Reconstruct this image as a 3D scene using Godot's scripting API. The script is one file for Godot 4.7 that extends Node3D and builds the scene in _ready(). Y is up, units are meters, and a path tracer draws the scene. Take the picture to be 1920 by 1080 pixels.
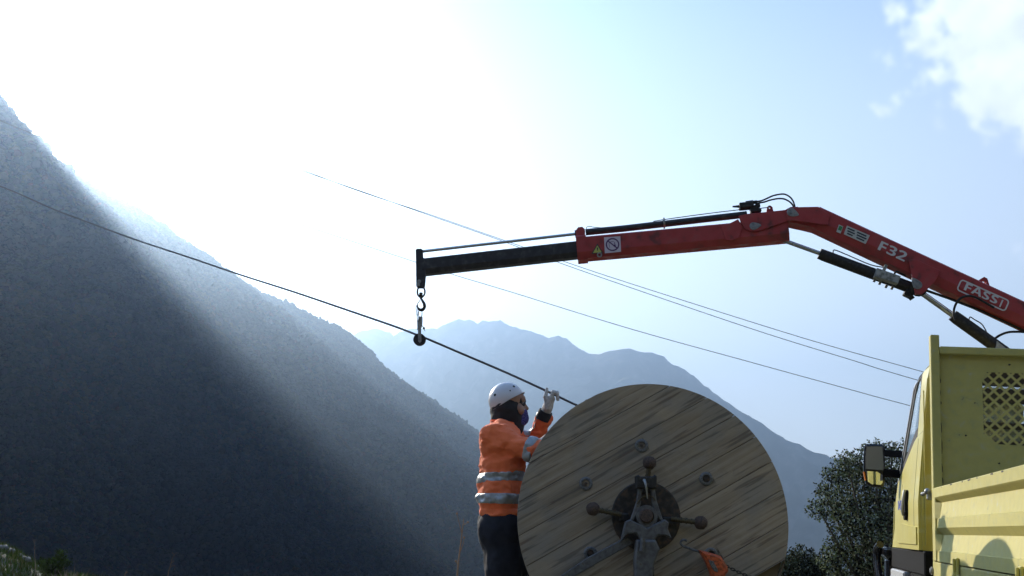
extends Node3D
# y up, metres. The camera stands at (0, 1, 0) and looks along -z; "depth" d means z = -d.

const PITCH := 0.25186
const FOCAL := 1780.0
var mats := {}
var used_names := {}
var rng := RandomNumberGenerator.new()
var SUN := Vector3.ZERO   # towards the sun

func _ready() -> void:
	rng.seed = 7
	# ---------------------------------------------------------------- camera
	var cam := Camera3D.new()
	cam.name = "camera"
	cam.fov = rad_to_deg(2.0 * atan(540.0 / FOCAL))
	cam.near = 0.05
	cam.far = 9000.0
	add_child(cam)
	cam.position = Vector3(0, 1, 0)
	cam.rotation = Vector3(PITCH, 0, 0)
	cam.current = true
	# ---------------------------------------------------------------- sun
	SUN = aim(-96, 63)
	var sun := DirectionalLight3D.new()
	sun.name = "sun"
	add_child(sun)
	sun.look_at_from_position(Vector3.ZERO, -SUN, Vector3.UP)
	sun.light_energy = 1.6
	sun.light_angular_distance = 0.5
	sun.light_color = Color(1.0, 0.95, 0.87)
	sun.shadow_enabled = true
	# ---------------------------------------------------------------- sky, haze, exposure
	var env := Environment.new()
	env.background_mode = Environment.BG_SKY
	var sky := Sky.new()
	var pano := PanoramaSkyMaterial.new()
	pano.panorama = sky_picture()
	sky.sky_material = pano
	env.sky = sky
	env.background_energy_multiplier = 1.0
	env.tonemap_mode = Environment.TONE_MAPPER_LINEAR
	env.tonemap_exposure = 1.75
	env.sdfgi_enabled = true
	env.ssao_enabled = true
	env.ssil_enabled = true
	env.volumetric_fog_enabled = true
	env.volumetric_fog_density = 0.00032
	env.volumetric_fog_anisotropy = 0.76
	env.volumetric_fog_albedo = Color(0.72, 0.845, 1.0)
	env.volumetric_fog_length = 4000.0
	var we := WorldEnvironment.new()
	we.name = "environment"
	we.environment = env
	add_child(we)
	# ---------------------------------------------------------------- the place
	make_materials()
	build_terrain()
	build_rest()

func aim(px: float, py: float) -> Vector3:
	var u := (px - 960.0) / FOCAL
	var v := (540.0 - py) / FOCAL
	return Vector3(u, sin(PITCH) + v * cos(PITCH), -(cos(PITCH) - v * sin(PITCH))).normalized()

func at(px: float, py: float, d: float) -> Vector3:
	var r := aim(px, py)
	return Vector3(0, 1, 0) + r * (d / -r.z)

func sky_picture() -> ImageTexture:
	var w := 2048
	var h := 1024
	var n := FastNoiseLite.new()
	n.seed = 11
	n.noise_type = FastNoiseLite.TYPE_SIMPLEX_SMOOTH
	n.fractal_octaves = 6
	n.fractal_gain = 0.55
	n.frequency = 1.0
	# clouds: where they stand in the sky and how wide they are
	var banks := []
	for c in [[1885, 40, 0.09], [2090, -30, 0.14], [2700, 250, 0.2]]:
		banks.append([aim(c[0], c[1]), c[2]])
	for k in 9:
		var a := 0.9 + k * 0.55
		var e := 0.35 + 0.3 * absf(sin(k * 2.3))
		banks.append([Vector3(sin(a) * cos(e), sin(e), -cos(a) * cos(e)), 0.1 + 0.05 * (k % 3)])
	var data := PackedFloat32Array()
	data.resize(w * h * 4)
	for j in h:
		var t := (j + 0.5) / h * PI
		var y := cos(t)
		var r := sin(t)
		var up := maxf(y, 0.0)
		var base := Vector3(2.7, 2.8, 2.65).lerp(Vector3(0.17, 0.36, 0.7), pow(clampf(up * 1.55, 0.0, 1.0), 0.5))
		for i in w:
			var a := (i + 0.5) / w * TAU
			var d := Vector3(sin(a) * r, y, -cos(a) * r)
			var th := rad_to_deg(acos(clampf(d.dot(SUN), -1, 1)))
			var c := base * (0.26 + 1.3 * exp(-th / 42.0))   # a hazy sky is brightest on the sun's side
			c += Vector3(1.0, 0.99, 0.93) * (1.3 * exp(-th / 6.0) + 0.15 * exp(-th / 15.0))
			if y > 0.0:
				var m := 0.0
				for b in banks:
					var q: float = (b[0] - d).length() / b[1]
					if q < 1.8:
						m = maxf(m, 1.0 - q * q * 0.45)
				if m > 0.0:
					var f := n.get_noise_3dv(d * 8.0) * 0.95 + n.get_noise_3dv(d * 30.0 + Vector3(5, 1, 2)) * 0.6
					var cov := smoothstep(0.42, 0.8, m + f * 0.8)
					var body := n.get_noise_3dv(d * 18.0 + Vector3(0.02, 0.05, 0)) * 0.3
					c = c.lerp(Vector3(0.92, 0.95, 1.0) * (1.0 + body), cov * 0.8)
			var o := (j * w + i) * 4
			data[o] = c.x
			data[o + 1] = c.y
			data[o + 2] = c.z
			data[o + 3] = 1.0
	return ImageTexture.create_from_image(Image.create_from_data(w, h, false, Image.FORMAT_RGBAF, data.to_byte_array()))

# ==================================================================== materials
func srgb(r: float, g: float, b: float) -> Color:
	return Color(r, g, b).linear_to_srgb()

func mat(key: String, c: Color, rough := 0.6, metal := 0.0) -> StandardMaterial3D:
	var m := StandardMaterial3D.new()
	m.resource_name = key
	m.albedo_color = c
	m.roughness = rough
	m.metallic = metal
	mats[key] = m
	return m

func noise_tex(seed_: int, freq: float, ramp: Array, size := 512, octaves := 5, kind := FastNoiseLite.TYPE_SIMPLEX_SMOOTH) -> NoiseTexture2D:
	var n := FastNoiseLite.new()
	n.seed = seed_
	n.noise_type = kind
	n.frequency = freq
	n.fractal_octaves = octaves
	var t := NoiseTexture2D.new()
	t.width = size
	t.height = size
	t.seamless = true
	t.noise = n
	if ramp.size():
		var g := Gradient.new()
		var off := PackedFloat32Array()
		var col := PackedColorArray()
		for e in ramp:
			off.append(e[0])
			col.append(e[1])
		g.offsets = off
		g.colors = col
		t.color_ramp = g
	return t

func triplanar(m: StandardMaterial3D, tex: Texture2D, scale: float, world := false) -> void:
	m.albedo_texture = tex
	m.uv1_triplanar = true
	m.uv1_world_triplanar = world
	m.uv1_scale = Vector3.ONE * scale

func make_materials() -> void:
	var m := mat("ground", Color.WHITE, 0.95)
	triplanar(m, noise_tex(3, 0.02, [[0.2, srgb(0.06, 0.055, 0.04)], [0.5, srgb(0.11, 0.1, 0.07)], [0.7, srgb(0.08, 0.09, 0.035)], [0.9, srgb(0.2, 0.19, 0.16)]]), 0.35, true)
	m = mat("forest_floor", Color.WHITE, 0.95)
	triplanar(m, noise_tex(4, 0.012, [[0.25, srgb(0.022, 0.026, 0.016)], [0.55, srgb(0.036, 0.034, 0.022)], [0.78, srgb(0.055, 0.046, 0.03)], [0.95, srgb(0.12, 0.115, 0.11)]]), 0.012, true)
	m = mat("mountain", Color.WHITE, 0.95)
	triplanar(m, noise_tex(6, 0.01, [[0.2, srgb(0.04, 0.046, 0.03)], [0.5, srgb(0.075, 0.075, 0.05)], [0.7, srgb(0.15, 0.145, 0.115)], [0.9, srgb(0.3, 0.285, 0.255)]], 1024), 0.0012, true)
	m = mat("crown", Color.WHITE, 0.9)
	m.vertex_color_use_as_albedo = true
	make_object_materials()

# ==================================================================== terrain
var hill_noise: FastNoiseLite

func ground_y(x: float, d: float) -> float:
	var y := -3.0 * smoothstep(13.0, 24.0, d) - 170.0 * smoothstep(20.0, 430.0, d)
	var kx := (x + 7.9) / 2.3
	var kd := (d - 13.2) / 2.6
	y += 0.86 * exp(-(kx * kx + kd * kd)) * (1.0 + 0.12 * sin(x * 4.1 + d * 2.7))
	var side := absf(x) - 60.0
	y -= 25.0 * smoothstep(0.0, 300.0, side) * smoothstep(-80.0, 60.0, d)
	y += hill_noise.get_noise_2d(x * 6.0, d * 6.0) * 0.05 + hill_noise.get_noise_2d(x * 0.9, d * 0.9) * minf(0.02 * maxf(d - 30.0, 0.0), 6.0)
	return y

func ridge_surface(pts: Array, k_front: float, k_back: float, front: float, back: float, rows: int, sub: int, rough: float, wave: float, stretch := 1.0, gully := 0.0) -> Dictionary:
	# pts: [px, py, depth] along the crest; a slope falls away on both sides of it
	var crest: Array[Vector3] = []
	for p in pts:
		crest.append(at(p[0], p[1], p[2] * stretch))
	var line: Array[Vector3] = []
	for i in crest.size() - 1:
		var n: int = maxi(1, int(ceil((crest[i + 1] - crest[i]).length() / wave)))
		for j in n:
			line.append(crest[i].lerp(crest[i + 1], float(j) / n))
	line.append(crest[-1])
	# smooth the sideways direction so that neighbouring profiles do not cross
	var out: Array[Vector3] = []
	for i in line.size():
		var a: Vector3 = line[maxi(i - sub, 0)]
		var b: Vector3 = line[mini(i + sub, line.size() - 1)]
		var t := Vector3(b.x - a.x, 0, b.z - a.z).normalized()
		out.append(Vector3(-t.z, 0, t.x))
	var grid := []
	for i in line.size():
		var row := PackedVector3Array()
		for j in range(-rows / 3, rows + 1):
			var w: float = front * pow(absf(j) / rows, 1.25) if j >= 0 else -back * pow(absf(j) / (rows / 3.0), 1.2)
			var p: Vector3 = line[i] + out[i] * w
			var q := absf(w)
			p.y = line[i].y - q * (k_front if j >= 0 else k_back)
			var amp := rough * (1.0 - exp(-q / 140.0))
			p.y += (0.35 - absf(hill_noise.get_noise_2d(p.x * 0.3, p.z * 0.3))) * amp * 1.6 + (0.2 - absf(hill_noise.get_noise_2d(p.x * 1.1, p.z * 1.1))) * amp * 0.7
			if gully > 0.0:   # ravines that run down the slope
				var along := i * wave + 60.0 * hill_noise.get_noise_2d(p.x * 0.3, p.z * 0.3 + 77.0)
				var rav := absf(hill_noise.get_noise_2d(along * 0.75, q * 0.12))
				p.y -= gully * (1.0 - smoothstep(0.0, 0.22, rav)) * q / (q + 160.0)
			p.y += hill_noise.get_noise_2d(p.x * 4.0, p.z * 4.0) * rough * (0.08 if rough < 30.0 else 0.2)
			row.append(p)
		grid.append(row)
	return {"grid": grid, "line": line, "out": out, "zero": rows / 3}

func grid_mesh(grid: Array, flip := false) -> ArrayMesh:
	var v := PackedVector3Array()
	var idx := PackedInt32Array()
	var w: int = grid[0].size()
	for row in grid:
		v.append_array(row)
	for i in grid.size() - 1:
		for j in w - 1:
			var a := i * w + j
			var q := [a, a + 1, a + w, a + 1, a + w + 1, a + w] if flip else [a, a + w, a + 1, a + 1, a + w, a + w + 1]
			for e in q:
				idx.append(e)
	var nrm := PackedVector3Array()
	nrm.resize(v.size())
	for i in range(0, idx.size(), 3):
		var n := (v[idx[i + 2]] - v[idx[i]]).cross(v[idx[i + 1]] - v[idx[i]])
		for e in 3:
			nrm[idx[i + e]] += n
	for i in nrm.size():
		nrm[i] = nrm[i].normalized()
	return mesh_from(v, nrm, idx)

func mesh_from(v: PackedVector3Array, nrm: PackedVector3Array, idx: PackedInt32Array) -> ArrayMesh:
	var arr := []
	arr.resize(Mesh.ARRAY_MAX)
	arr[Mesh.ARRAY_VERTEX] = v
	arr[Mesh.ARRAY_NORMAL] = nrm
	arr[Mesh.ARRAY_INDEX] = idx
	var m := ArrayMesh.new()
	m.add_surface_from_arrays(Mesh.PRIMITIVE_TRIANGLES, arr)
	return m

const HILL := [[-1500, -500, 420], [-900, -150, 450], [-500, -20, 480], [-300, 60, 510], [-180, 92, 530], [-110, 100, 540], [-80, 106, 546], [-60, 124, 552], [-40, 160, 556], [-20, 202, 561], [0, 240, 566], [22, 270, 572], [60, 295, 590], [150, 338, 640], [190, 368, 660], [260, 400, 700], [300, 430, 722], [350, 463, 750], [362, 478, 757], [400, 500, 780], [470, 545, 820], [550, 580, 865], [640, 624, 915], [655, 632, 922], [672, 657, 930], [690, 680, 940], [708, 688, 950], [727, 700, 960], [760, 725, 980], [800, 750, 1000], [865, 792, 1040], [920, 840, 1075], [1000, 905, 1120], [1100, 975, 1180], [1250, 1040, 1260]]
const MOUNTAIN := [[520, 655, 3150], [600, 640, 3100], [640, 630, 3050], [655, 628, 3040], [680, 621, 3030], [708, 616, 3010], [725, 622, 3000], [738, 628, 2990], [760, 620, 2980], [775, 617, 2970], [820, 617, 2940], [840, 606, 2930], [860, 600, 2920], [880, 601, 2910], [895, 607, 2900], [905, 603, 2890], [925, 602, 2880], [938, 600, 2870], [950, 607, 2860], [958, 613, 2850], [985, 617, 2820], [1005, 624, 2800], [1025, 633, 2780], [1042, 630, 2760], [1052, 632, 2740], [1062, 645, 2720], [1085, 655, 2680], [1105, 663, 2640], [1130, 662, 2580], [1168, 654, 2557], [1195, 657, 2541], [1222, 660, 2525], [1245, 670, 2512], [1260, 682, 2503], [1283, 692, 2490], [1300, 705, 2480], [1320, 722, 2466], [1345, 742, 2448], [1380, 765, 2424], [1430, 797, 2390], [1475, 825, 2358], [1500, 836, 2341], [1525, 845, 2324], [1560, 857, 2300], [1620, 875, 2265], [1700, 898, 2220], [1800, 920, 2163], [2000, 945, 2050], [2400, 960, 1900]]

func build_terrain() -> void:
	hill_noise = FastNoiseLite.new()
	hill_noise.seed = 5
	hill_noise.frequency = 0.012
	hill_noise.fractal_octaves = 4
	# ground: rings round the camera, fine near it
	var grid := []
	var radii := [0.0]
	var r := 0.6
	while r < 4300.0:
		radii.append(r)
		r *= 1.07
	for ri in radii:
		var row := PackedVector3Array()
		for k in 181:
			var a := TAU * k / 180.0
			var x: float = sin(a) * ri
			var d: float = cos(a) * ri
			row.append(Vector3(x, ground_y(x, d), -d))
		grid.append(row)
	structure("ground", grid_mesh(grid, true), mats.ground)
	var hs := ridge_surface(HILL, 0.74, 0.5, 1080.0, 700.0, 46, 14, 28.0, 14.0, 1.7, 26.0)
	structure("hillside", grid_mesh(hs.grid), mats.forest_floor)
	var ms := ridge_surface(MOUNTAIN, 0.78, 0.4, 1900.0, 600.0, 64, 10, 70.0, 32.0, 1.5, 70.0)
	structure("mountain", grid_mesh(ms.grid), mats.mountain)
	plant_hillside(hs)
	# out-of-view wooded slope behind the camera: mirrored, and blocks sky to darken facing sides
	var up := []
	for i in 41:
		var row := PackedVector3Array()
		for j in 31:
			var x := -200.0 + 10.0 * i
			var z := 9.0 + 5.0 * j
			row.append(Vector3(x, (z - 9.0) * 0.62 - 1.0 + hill_noise.get_noise_2d(x * 2.0, z * 2.0) * minf(0.25 * j, 5.0), z + absf(x) * 0.03))
		up.append(row)
	structure("unseen_slope", grid_mesh(up), mats.forest_floor)

func structure(called: String, m: Mesh, mat: Material) -> MeshInstance3D:
	var o := MeshInstance3D.new()
	o.name = called
	o.mesh = m
	o.material_override = mat
	o.set_meta("kind", "structure")
	add_child(o, true)
	return o

# a patch of neighbouring crowns: lumpy balls, each with its own tint
func crown_patch(seed_: int) -> ArrayMesh:
	var r := RandomNumberGenerator.new()
	r.seed = seed_
	var n := noise_of(seed_, 1.3)
	var v := PackedVector3Array()
	var nrm := PackedVector3Array()
	var col := PackedColorArray()
	var idx := PackedInt32Array()
	for c in 13:
		var a := r.randf() * TAU
		var q := 8.5 * sqrt(r.randf())
		var s := r.randf_range(1.0, 2.4) if r.randf() < 0.8 else r.randf_range(2.6, 4.2)
		var o := Vector3(cos(a) * q, s * 0.5 + r.randf_range(-0.4, 0.8), sin(a) * q)
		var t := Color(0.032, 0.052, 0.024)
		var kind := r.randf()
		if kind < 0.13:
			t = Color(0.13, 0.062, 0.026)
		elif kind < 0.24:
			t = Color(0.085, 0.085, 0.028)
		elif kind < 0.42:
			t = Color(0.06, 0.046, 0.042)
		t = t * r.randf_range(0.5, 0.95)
		var first := v.size()
		for i in 6:
			var th := PI * i / 5.0
			for k in 8:
				var b := TAU * (k + 0.5 * (i % 2)) / 8.0
				var d := Vector3(sin(th) * cos(b), cos(th), sin(th) * sin(b))
				var m := s * (1.0 + 0.75 * n.get_noise_3dv(d * 1.5 + o))
				v.append(o + d * m * Vector3(1, 1.15, 1))
				nrm.append(d)
				col.append(t)
		for i in 5:
			for k in 8:
				var p0 := first + i * 8 + k
				var p1 := first + i * 8 + (k + 1) % 8
				for e in [p0, p1, p0 + 8, p1, p1 + 8, p0 + 8]:
					idx.append(e)
	var arr := []
	arr.resize(Mesh.ARRAY_MAX)
	arr[Mesh.ARRAY_VERTEX] = v
	arr[Mesh.ARRAY_NORMAL] = nrm
	arr[Mesh.ARRAY_COLOR] = col
	arr[Mesh.ARRAY_INDEX] = idx
	var m := ArrayMesh.new()
	m.add_surface_from_arrays(Mesh.PRIMITIVE_TRIANGLES, arr)
	return m

func plant_hillside(hs: Dictionary) -> void:
	var r := RandomNumberGenerator.new()
	r.seed = 91
	var spots := [[], [], []]
	var grid: Array = hs.grid
	var zero: int = hs.zero
	var n := 0
	for i in grid.size() - 1:
		for j in range(zero - 2, grid[0].size() - 1):
			var p0: Vector3 = grid[i][j]
			var q := p0 - Vector3(0, 1, 0)   # only the side that faces the road
			if absf(q.x / -q.z + 0.16) > 0.64 or q.y / -q.z < -0.1:
				continue
			var gx: Vector3 = grid[i + 1][j] - p0
			var gz: Vector3 = grid[i][j + 1] - p0
			var nn := gx.cross(gz)
			var area := nn.length()
			nn = nn.normalized() if nn.y > 0.0 else -nn.normalized()
			var s0 := clampf(q.length() / 1000.0, 0.42, 1.0) 
			var want := area / (42.0 * s0 * s0) + r.randf()
			var tilt := Basis(Quaternion(Vector3.UP, nn))
			for k in int(want):
				var fu := r.randf()
				var fv := r.randf()
				var p3_: Vector3 = grid[i + 1][j + 1]
				var p: Vector3 = p0 + gx * fu + gz * fv   # on the one or the other triangle of the cell
				if fu + fv > 1.0:
					p = p3_ + (grid[i][j + 1] - p3_) * (1.0 - fu) + (grid[i + 1][j] - p3_) * (1.0 - fv)
				if hill_noise.get_noise_2d(p.x * 1.6 + 900.0, p.z * 1.6) > 0.8:
					continue
				var s := s0 * r.randf_range(0.8, 1.25)
				var b := Basis(Vector3.UP, r.randf() * TAU).scaled(Vector3(s, s, s))
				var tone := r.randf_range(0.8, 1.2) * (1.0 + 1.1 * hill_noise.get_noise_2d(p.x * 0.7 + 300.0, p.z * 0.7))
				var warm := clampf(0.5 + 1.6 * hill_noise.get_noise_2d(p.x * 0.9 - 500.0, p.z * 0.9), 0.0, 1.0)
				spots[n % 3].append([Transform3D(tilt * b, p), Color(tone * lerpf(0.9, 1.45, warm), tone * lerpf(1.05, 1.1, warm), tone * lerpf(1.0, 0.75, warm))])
				n += 1
	for v in 3:
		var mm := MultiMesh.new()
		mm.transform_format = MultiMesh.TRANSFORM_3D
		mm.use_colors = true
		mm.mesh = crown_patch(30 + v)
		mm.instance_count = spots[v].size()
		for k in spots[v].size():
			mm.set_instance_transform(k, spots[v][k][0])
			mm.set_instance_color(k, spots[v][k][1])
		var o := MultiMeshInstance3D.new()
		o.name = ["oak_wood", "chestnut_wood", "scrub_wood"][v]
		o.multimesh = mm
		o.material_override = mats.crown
		o.set_meta("kind", "stuff")
		o.set_meta("label", ["dense dark oak woodland covering the shaded valley side", "browning autumn chestnut trees mixed into the shaded valley side", "low scrub woodland mixed into the shaded valley side"][v])
		o.set_meta("category", "woodland")
		add_child(o, true)

# ==================================================================== mesh helpers
class Shape:
	var v := PackedVector3Array()
	var n := PackedVector3Array()
	var idx := PackedInt32Array()

	func tri(a: Vector3, b: Vector3, c: Vector3, na: Vector3, nb: Vector3, nc: Vector3) -> void:
		var i := v.size()
		v.append(a); v.append(b); v.append(c)
		n.append(na); n.append(nb); n.append(nc)
		idx.append(i)
		if (b - a).cross(c - a).dot(na + nb + nc) > 0.0:
			idx.append(i + 2); idx.append(i + 1)
		else:
			idx.append(i + 1); idx.append(i + 2)

	func face(p: Array, out: Vector3) -> void:   # flat convex face that looks towards out
		var nn := ((p[1] - p[0]) as Vector3).cross(p[2] - p[0])
		if nn.length_squared() < 1e-16 and p.size() > 3:
			nn = ((p[2] - p[0]) as Vector3).cross(p[3] - p[0])
		nn = nn.normalized()
		if nn.dot(out) < 0.0:
			nn = -nn
		for k in range(1, p.size() - 1):
			tri(p[0], p[k], p[k + 1], nn, nn, nn)

	func box(c: Vector3, s: Vector3, b := Basis.IDENTITY, bevel := 0.0) -> void:
		var h := s * 0.5
		var e := minf(bevel, minf(h.x, minf(h.y, h.z)) * 0.9)
		for ax in 3:
			var u := (ax + 1) % 3
			var w := (ax + 2) % 3
			for sg in [-1.0, 1.0]:
				var q := []
				for k in [[-1, -1], [1, -1], [1, 1], [-1, 1]]:
					var p := Vector3.ZERO
					p[ax] = h[ax] * sg
					p[u] = (h[u] - e) * k[0]
					p[w] = (h[w] - e) * k[1]
					q.append(c + b * p)
				var o := Vector3.ZERO
				o[ax] = sg
				face(q, b * o)
		if e <= 0.0:
			return
		for ax in 3:   # edges along ax
			var u := (ax + 1) % 3
			var w := (ax + 2) % 3
			for su in [-1.0, 1.0]:
				for sw in [-1.0, 1.0]:
					var q := []
					for k in [[0, -1], [0, 1], [1, 1], [1, -1]]:
						var p := Vector3.ZERO
						p[ax] = (h[ax] - e) * k[1]
						p[u] = (h[u] if k[0] == 0 else h[u] - e) * su
						p[w] = (h[w] - e if k[0] == 0 else h[w]) * sw
						q.append(c + b * p)
					var o := Vector3.ZERO
					o[u] = su
					o[w] = sw
					face(q, b * o)
		for sx in [-1.0, 1.0]:
			for sy in [-1.0, 1.0]:
				for sz in [-1.0, 1.0]:
					var g := Vector3(sx, sy, sz)
					var q := []
					for ax in 3:
						var p := (h - Vector3.ONE * e) * g
						p[ax] = h[ax] * g[ax]
						q.append(c + b * p)
					face(q, b * g)

	# poly: points of a flat outline; it is given thickness from -t/2 to t/2 along dir, with small chamfers
	func plate(poly: Array, dir: Vector3, t: float, bevel := 0.0) -> void:
		var c := Vector3.ZERO
		for p in poly:
			c += p
		c /= poly.size()
		var ax := ((poly[1] - poly[0]) as Vector3).normalized()
		var ay := dir.cross(ax).normalized()
		ax = ay.cross(dir).normalized()
		var flat := PackedVector2Array()
		for p in poly:
			flat.append(Vector2((p - c).dot(ax), (p - c).dot(ay)))
		if Geometry2D.is_polygon_clockwise(flat):
			flat.reverse()
		var m := flat.size()
		var inner := PackedVector2Array()
		for k in m:
			var a := (flat[k] - flat[(k + m - 1) % m]).normalized()
			var b := (flat[(k + 1) % m] - flat[k]).normalized()
			var na := Vector2(-a.y, a.x)
			var nb := Vector2(-b.y, b.x)
			var bis := (na + nb)
			bis = bis / maxf(bis.dot(na), 0.3)
			inner.append(flat[k] + bis * bevel)
		var caps := Geometry2D.triangulate_polygon(inner if bevel > 0.0 else flat)
		var h := t * 0.5
		for s in [-1.0, 1.0]:
			var o: Vector3 = dir * s
			for k in range(0, caps.size(), 3):
				var q := []
				for e in 3:
					var f := inner[caps[k + e]] if bevel > 0.0 else flat[caps[k + e]]
					q.append(c + ax * f.x + ay * f.y + o * h)
				tri(q[0], q[1], q[2], o, o, o)
			if bevel > 0.0:
				for k in m:
					var k2 := (k + 1) % m
					var e := flat[k2] - flat[k]
					var on := (ax * e.y - ay * e.x).normalized()
					face([p3(c, ax, ay, flat[k]) + o * (h - bevel), p3(c, ax, ay, flat[k2]) + o * (h - bevel), p3(c, ax, ay, inner[k2]) + o * h, p3(c, ax, ay, inner[k]) + o * h], on + o)
		var hb := h - bevel
		for k in m:
			var k2 := (k + 1) % m
			var e := flat[k2] - flat[k]
			var on := (ax * e.y - ay * e.x).normalized()
			face([p3(c, ax, ay, flat[k]) - dir * hb, p3(c, ax, ay, flat[k2]) - dir * hb, p3(c, ax, ay, flat[k2]) + dir * hb, p3(c, ax, ay, flat[k]) + dir * hb], on)

	func p3(c: Vector3, ax: Vector3, ay: Vector3, f: Vector2) -> Vector3:
		return c + ax * f.x + ay * f.y

	# ring plate: outer and inner outlines with the same number of points
	func ring_plate(outer: Array, inner: Array, dir: Vector3, t: float) -> void:
		var m := outer.size()
		var c := Vector3.ZERO
		for p in inner:
			c += p / inner.size()
		for k in m:
			var k2 := (k + 1) % m
			for s in [-1.0, 1.0]:
				var o: Vector3 = dir * (t * 0.5 * s)
				face([outer[k] + o, outer[k2] + o, inner[k2] + o, inner[k] + o], dir * s)
			var o2: Vector3 = dir * t * 0.5
			face([outer[k] - o2, outer[k2] - o2, outer[k2] + o2, outer[k] + o2], (outer[k] + outer[k2]) * 0.5 - c)
			face([inner[k] - o2, inner[k2] - o2, inner[k2] + o2, inner[k] + o2], c - (inner[k] + inner[k2]) * 0.5)

	func tube(pts: Array, rad, sides := 10, caps := true) -> void:
		var m := pts.size()
		var up := Vector3.UP
		var rings := []
		var t0 := ((pts[1] - pts[0]) as Vector3).normalized()
		if absf(t0.dot(up)) > 0.9:
			up = Vector3.RIGHT
		var nx := up.cross(t0).normalized()
		for k in m:
			var t := ((pts[mini(k + 1, m - 1)] - pts[maxi(k - 1, 0)]) as Vector3).normalized()
			nx = (nx - t * nx.dot(t)).normalized()
			var ny := t.cross(nx)
			var r: float = rad[k] if rad is Array else rad
			var ring := []
			for s in sides:
				var a := TAU * s / sides
				var o := nx * cos(a) + ny * sin(a)
				ring.append([pts[k] + o * r, o])
			rings.append(ring)
			if caps and (k == 0 or k == m - 1):
				var cap := []
				for e in ring:
					cap.append(e[0])
				face(cap, -t if k == 0 else t)
		for k in m - 1:
			for s in sides:
				var a = rings[k][s]
				var b = rings[k][(s + 1) % sides]
				var c = rings[k + 1][(s + 1) % sides]
				var d = rings[k + 1][s]
				tri(a[0], b[0], c[0], a[1], b[1], c[1])
				tri(a[0], c[0], d[0], a[1], c[1], d[1])

	# profile: [radius, height along axis]; each pair of neighbours makes one band
	func lathe(profile: Array, base: Vector3, axis: Vector3, seg := 32) -> void:
		var ax := axis.normalized()
		var x := (Vector3.UP if absf(ax.y) < 0.9 else Vector3.RIGHT).cross(ax).normalized()
		var y := ax.cross(x)
		for k in profile.size() - 1:
			var r0: float = profile[k][0]
			var r1: float = profile[k + 1][0]
			var h0: float = profile[k][1]
			var h1: float = profile[k + 1][1]
			var sl := Vector2(h1 - h0, -(r1 - r0))
			if sl.length() < 1e-9:
				continue
			sl = sl.normalized()
			for s in seg:
				var a := TAU * s / seg
				var b := TAU * (s + 1) / seg
				var da := x * cos(a) + y * sin(a)
				var db := x * cos(b) + y * sin(b)
				var na := da * sl.x + ax * sl.y
				var nb := db * sl.x + ax * sl.y
				var p0 := base + da * r0 + ax * h0
				var p1 := base + db * r0 + ax * h0
				var p2 := base + db * r1 + ax * h1
				var p3_ := base + da * r1 + ax * h1
				if r0 > 1e-6:
					tri(p0, p1, p2, na, nb, nb)
				if r1 > 1e-6:
					tri(p0, p2, p3_, na, nb, na)

	func ball(c: Vector3, r: Vector3, seg := 16, b := Basis.IDENTITY, bump: FastNoiseLite = null, amt := 0.0) -> void:
		var rows := seg / 2
		for i in rows:
			for k in seg:
				var q := []
				for e in [[i, k], [i, k + 1], [i + 1, k + 1], [i + 1, k]]:
					var t: float = PI * e[0] / rows
					var a: float = TAU * (e[1] % seg) / seg
					var d := Vector3(sin(t) * cos(a), cos(t), sin(t) * sin(a))
					var s := 1.0 + (amt * bump.get_noise_3dv(d * 2.0) if bump else 0.0)
					q.append([c + b * (d * r * s), b * (d / r).normalized()])
				if i > 0:
					tri(q[0][0], q[1][0], q[2][0], q[0][1], q[1][1], q[2][1])
				if i < rows - 1:
					tri(q[0][0], q[2][0], q[3][0], q[0][1], q[2][1], q[3][1])

	# sweep a flat cross-section (pairs: x along side, y along down) from frame a to frame b
	func beam(a: Vector3, b: Vector3, side: Vector3, down: Vector3, sec: Array) -> void:
		var m := sec.size()
		var c := Vector2.ZERO
		for s in sec:
			c += s / m
		var pa := []
		var pb := []
		for s in sec:
			var o: Vector3 = side * s.x + down * s.y
			pa.append(a + o)
			pb.append(b + o)
		for k in m:
			var k2 := (k + 1) % m
			var e: Vector2 = (sec[k] + sec[k2]) * 0.5 - c
			face([pa[k], pa[k2], pb[k2], pb[k]], side * e.x + down * e.y)
		face(pa, a - b)
		face(pb, b - a)

	func mesh() -> ArrayMesh:
		var arr := []
		arr.resize(Mesh.ARRAY_MAX)
		arr[Mesh.ARRAY_VERTEX] = v
		arr[Mesh.ARRAY_NORMAL] = n
		arr[Mesh.ARRAY_INDEX] = idx
		var m := ArrayMesh.new()
		m.add_surface_from_arrays(Mesh.PRIMITIVE_TRIANGLES, arr)
		return m

func numbered(called: String) -> String:
	used_names[called] = used_names.get(called, -1) + 1
	return called if used_names[called] == 0 else "%s_%03d" % [called, used_names[called]]

# a thing: its parts are children; shapes given in world coordinates are taken back into it
func thing(called: String, label: String, category: String, where := Vector3.ZERO, group := "", basis := Basis.IDENTITY) -> Node3D:
	var o := Node3D.new()
	o.name = numbered(called)
	add_child(o)
	o.transform = Transform3D(basis, where)
	tag(o, label, category, group)
	return o

func tag(o: Node, label: String, category: String, group := "") -> void:
	o.set_meta("label", label)
	o.set_meta("category", category)
	if group:
		o.set_meta("group", group)

# world: the shape is in world coordinates; else in the parent's
func part(called: String, s, m: Material, parent: Node3D, world := true, label := "") -> MeshInstance3D:
	var o := MeshInstance3D.new()
	o.name = called
	o.mesh = s.mesh() if s is Shape else s
	o.material_override = m
	parent.add_child(o, true)
	if world:
		var g := Transform3D.IDENTITY
		var p: Node = parent
		while p is Node3D and p != self:
			g = (p as Node3D).transform * g
			p = p.get_parent()
		o.transform = g.affine_inverse()
	if label:
		o.set_meta("label", label)
	return o

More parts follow.
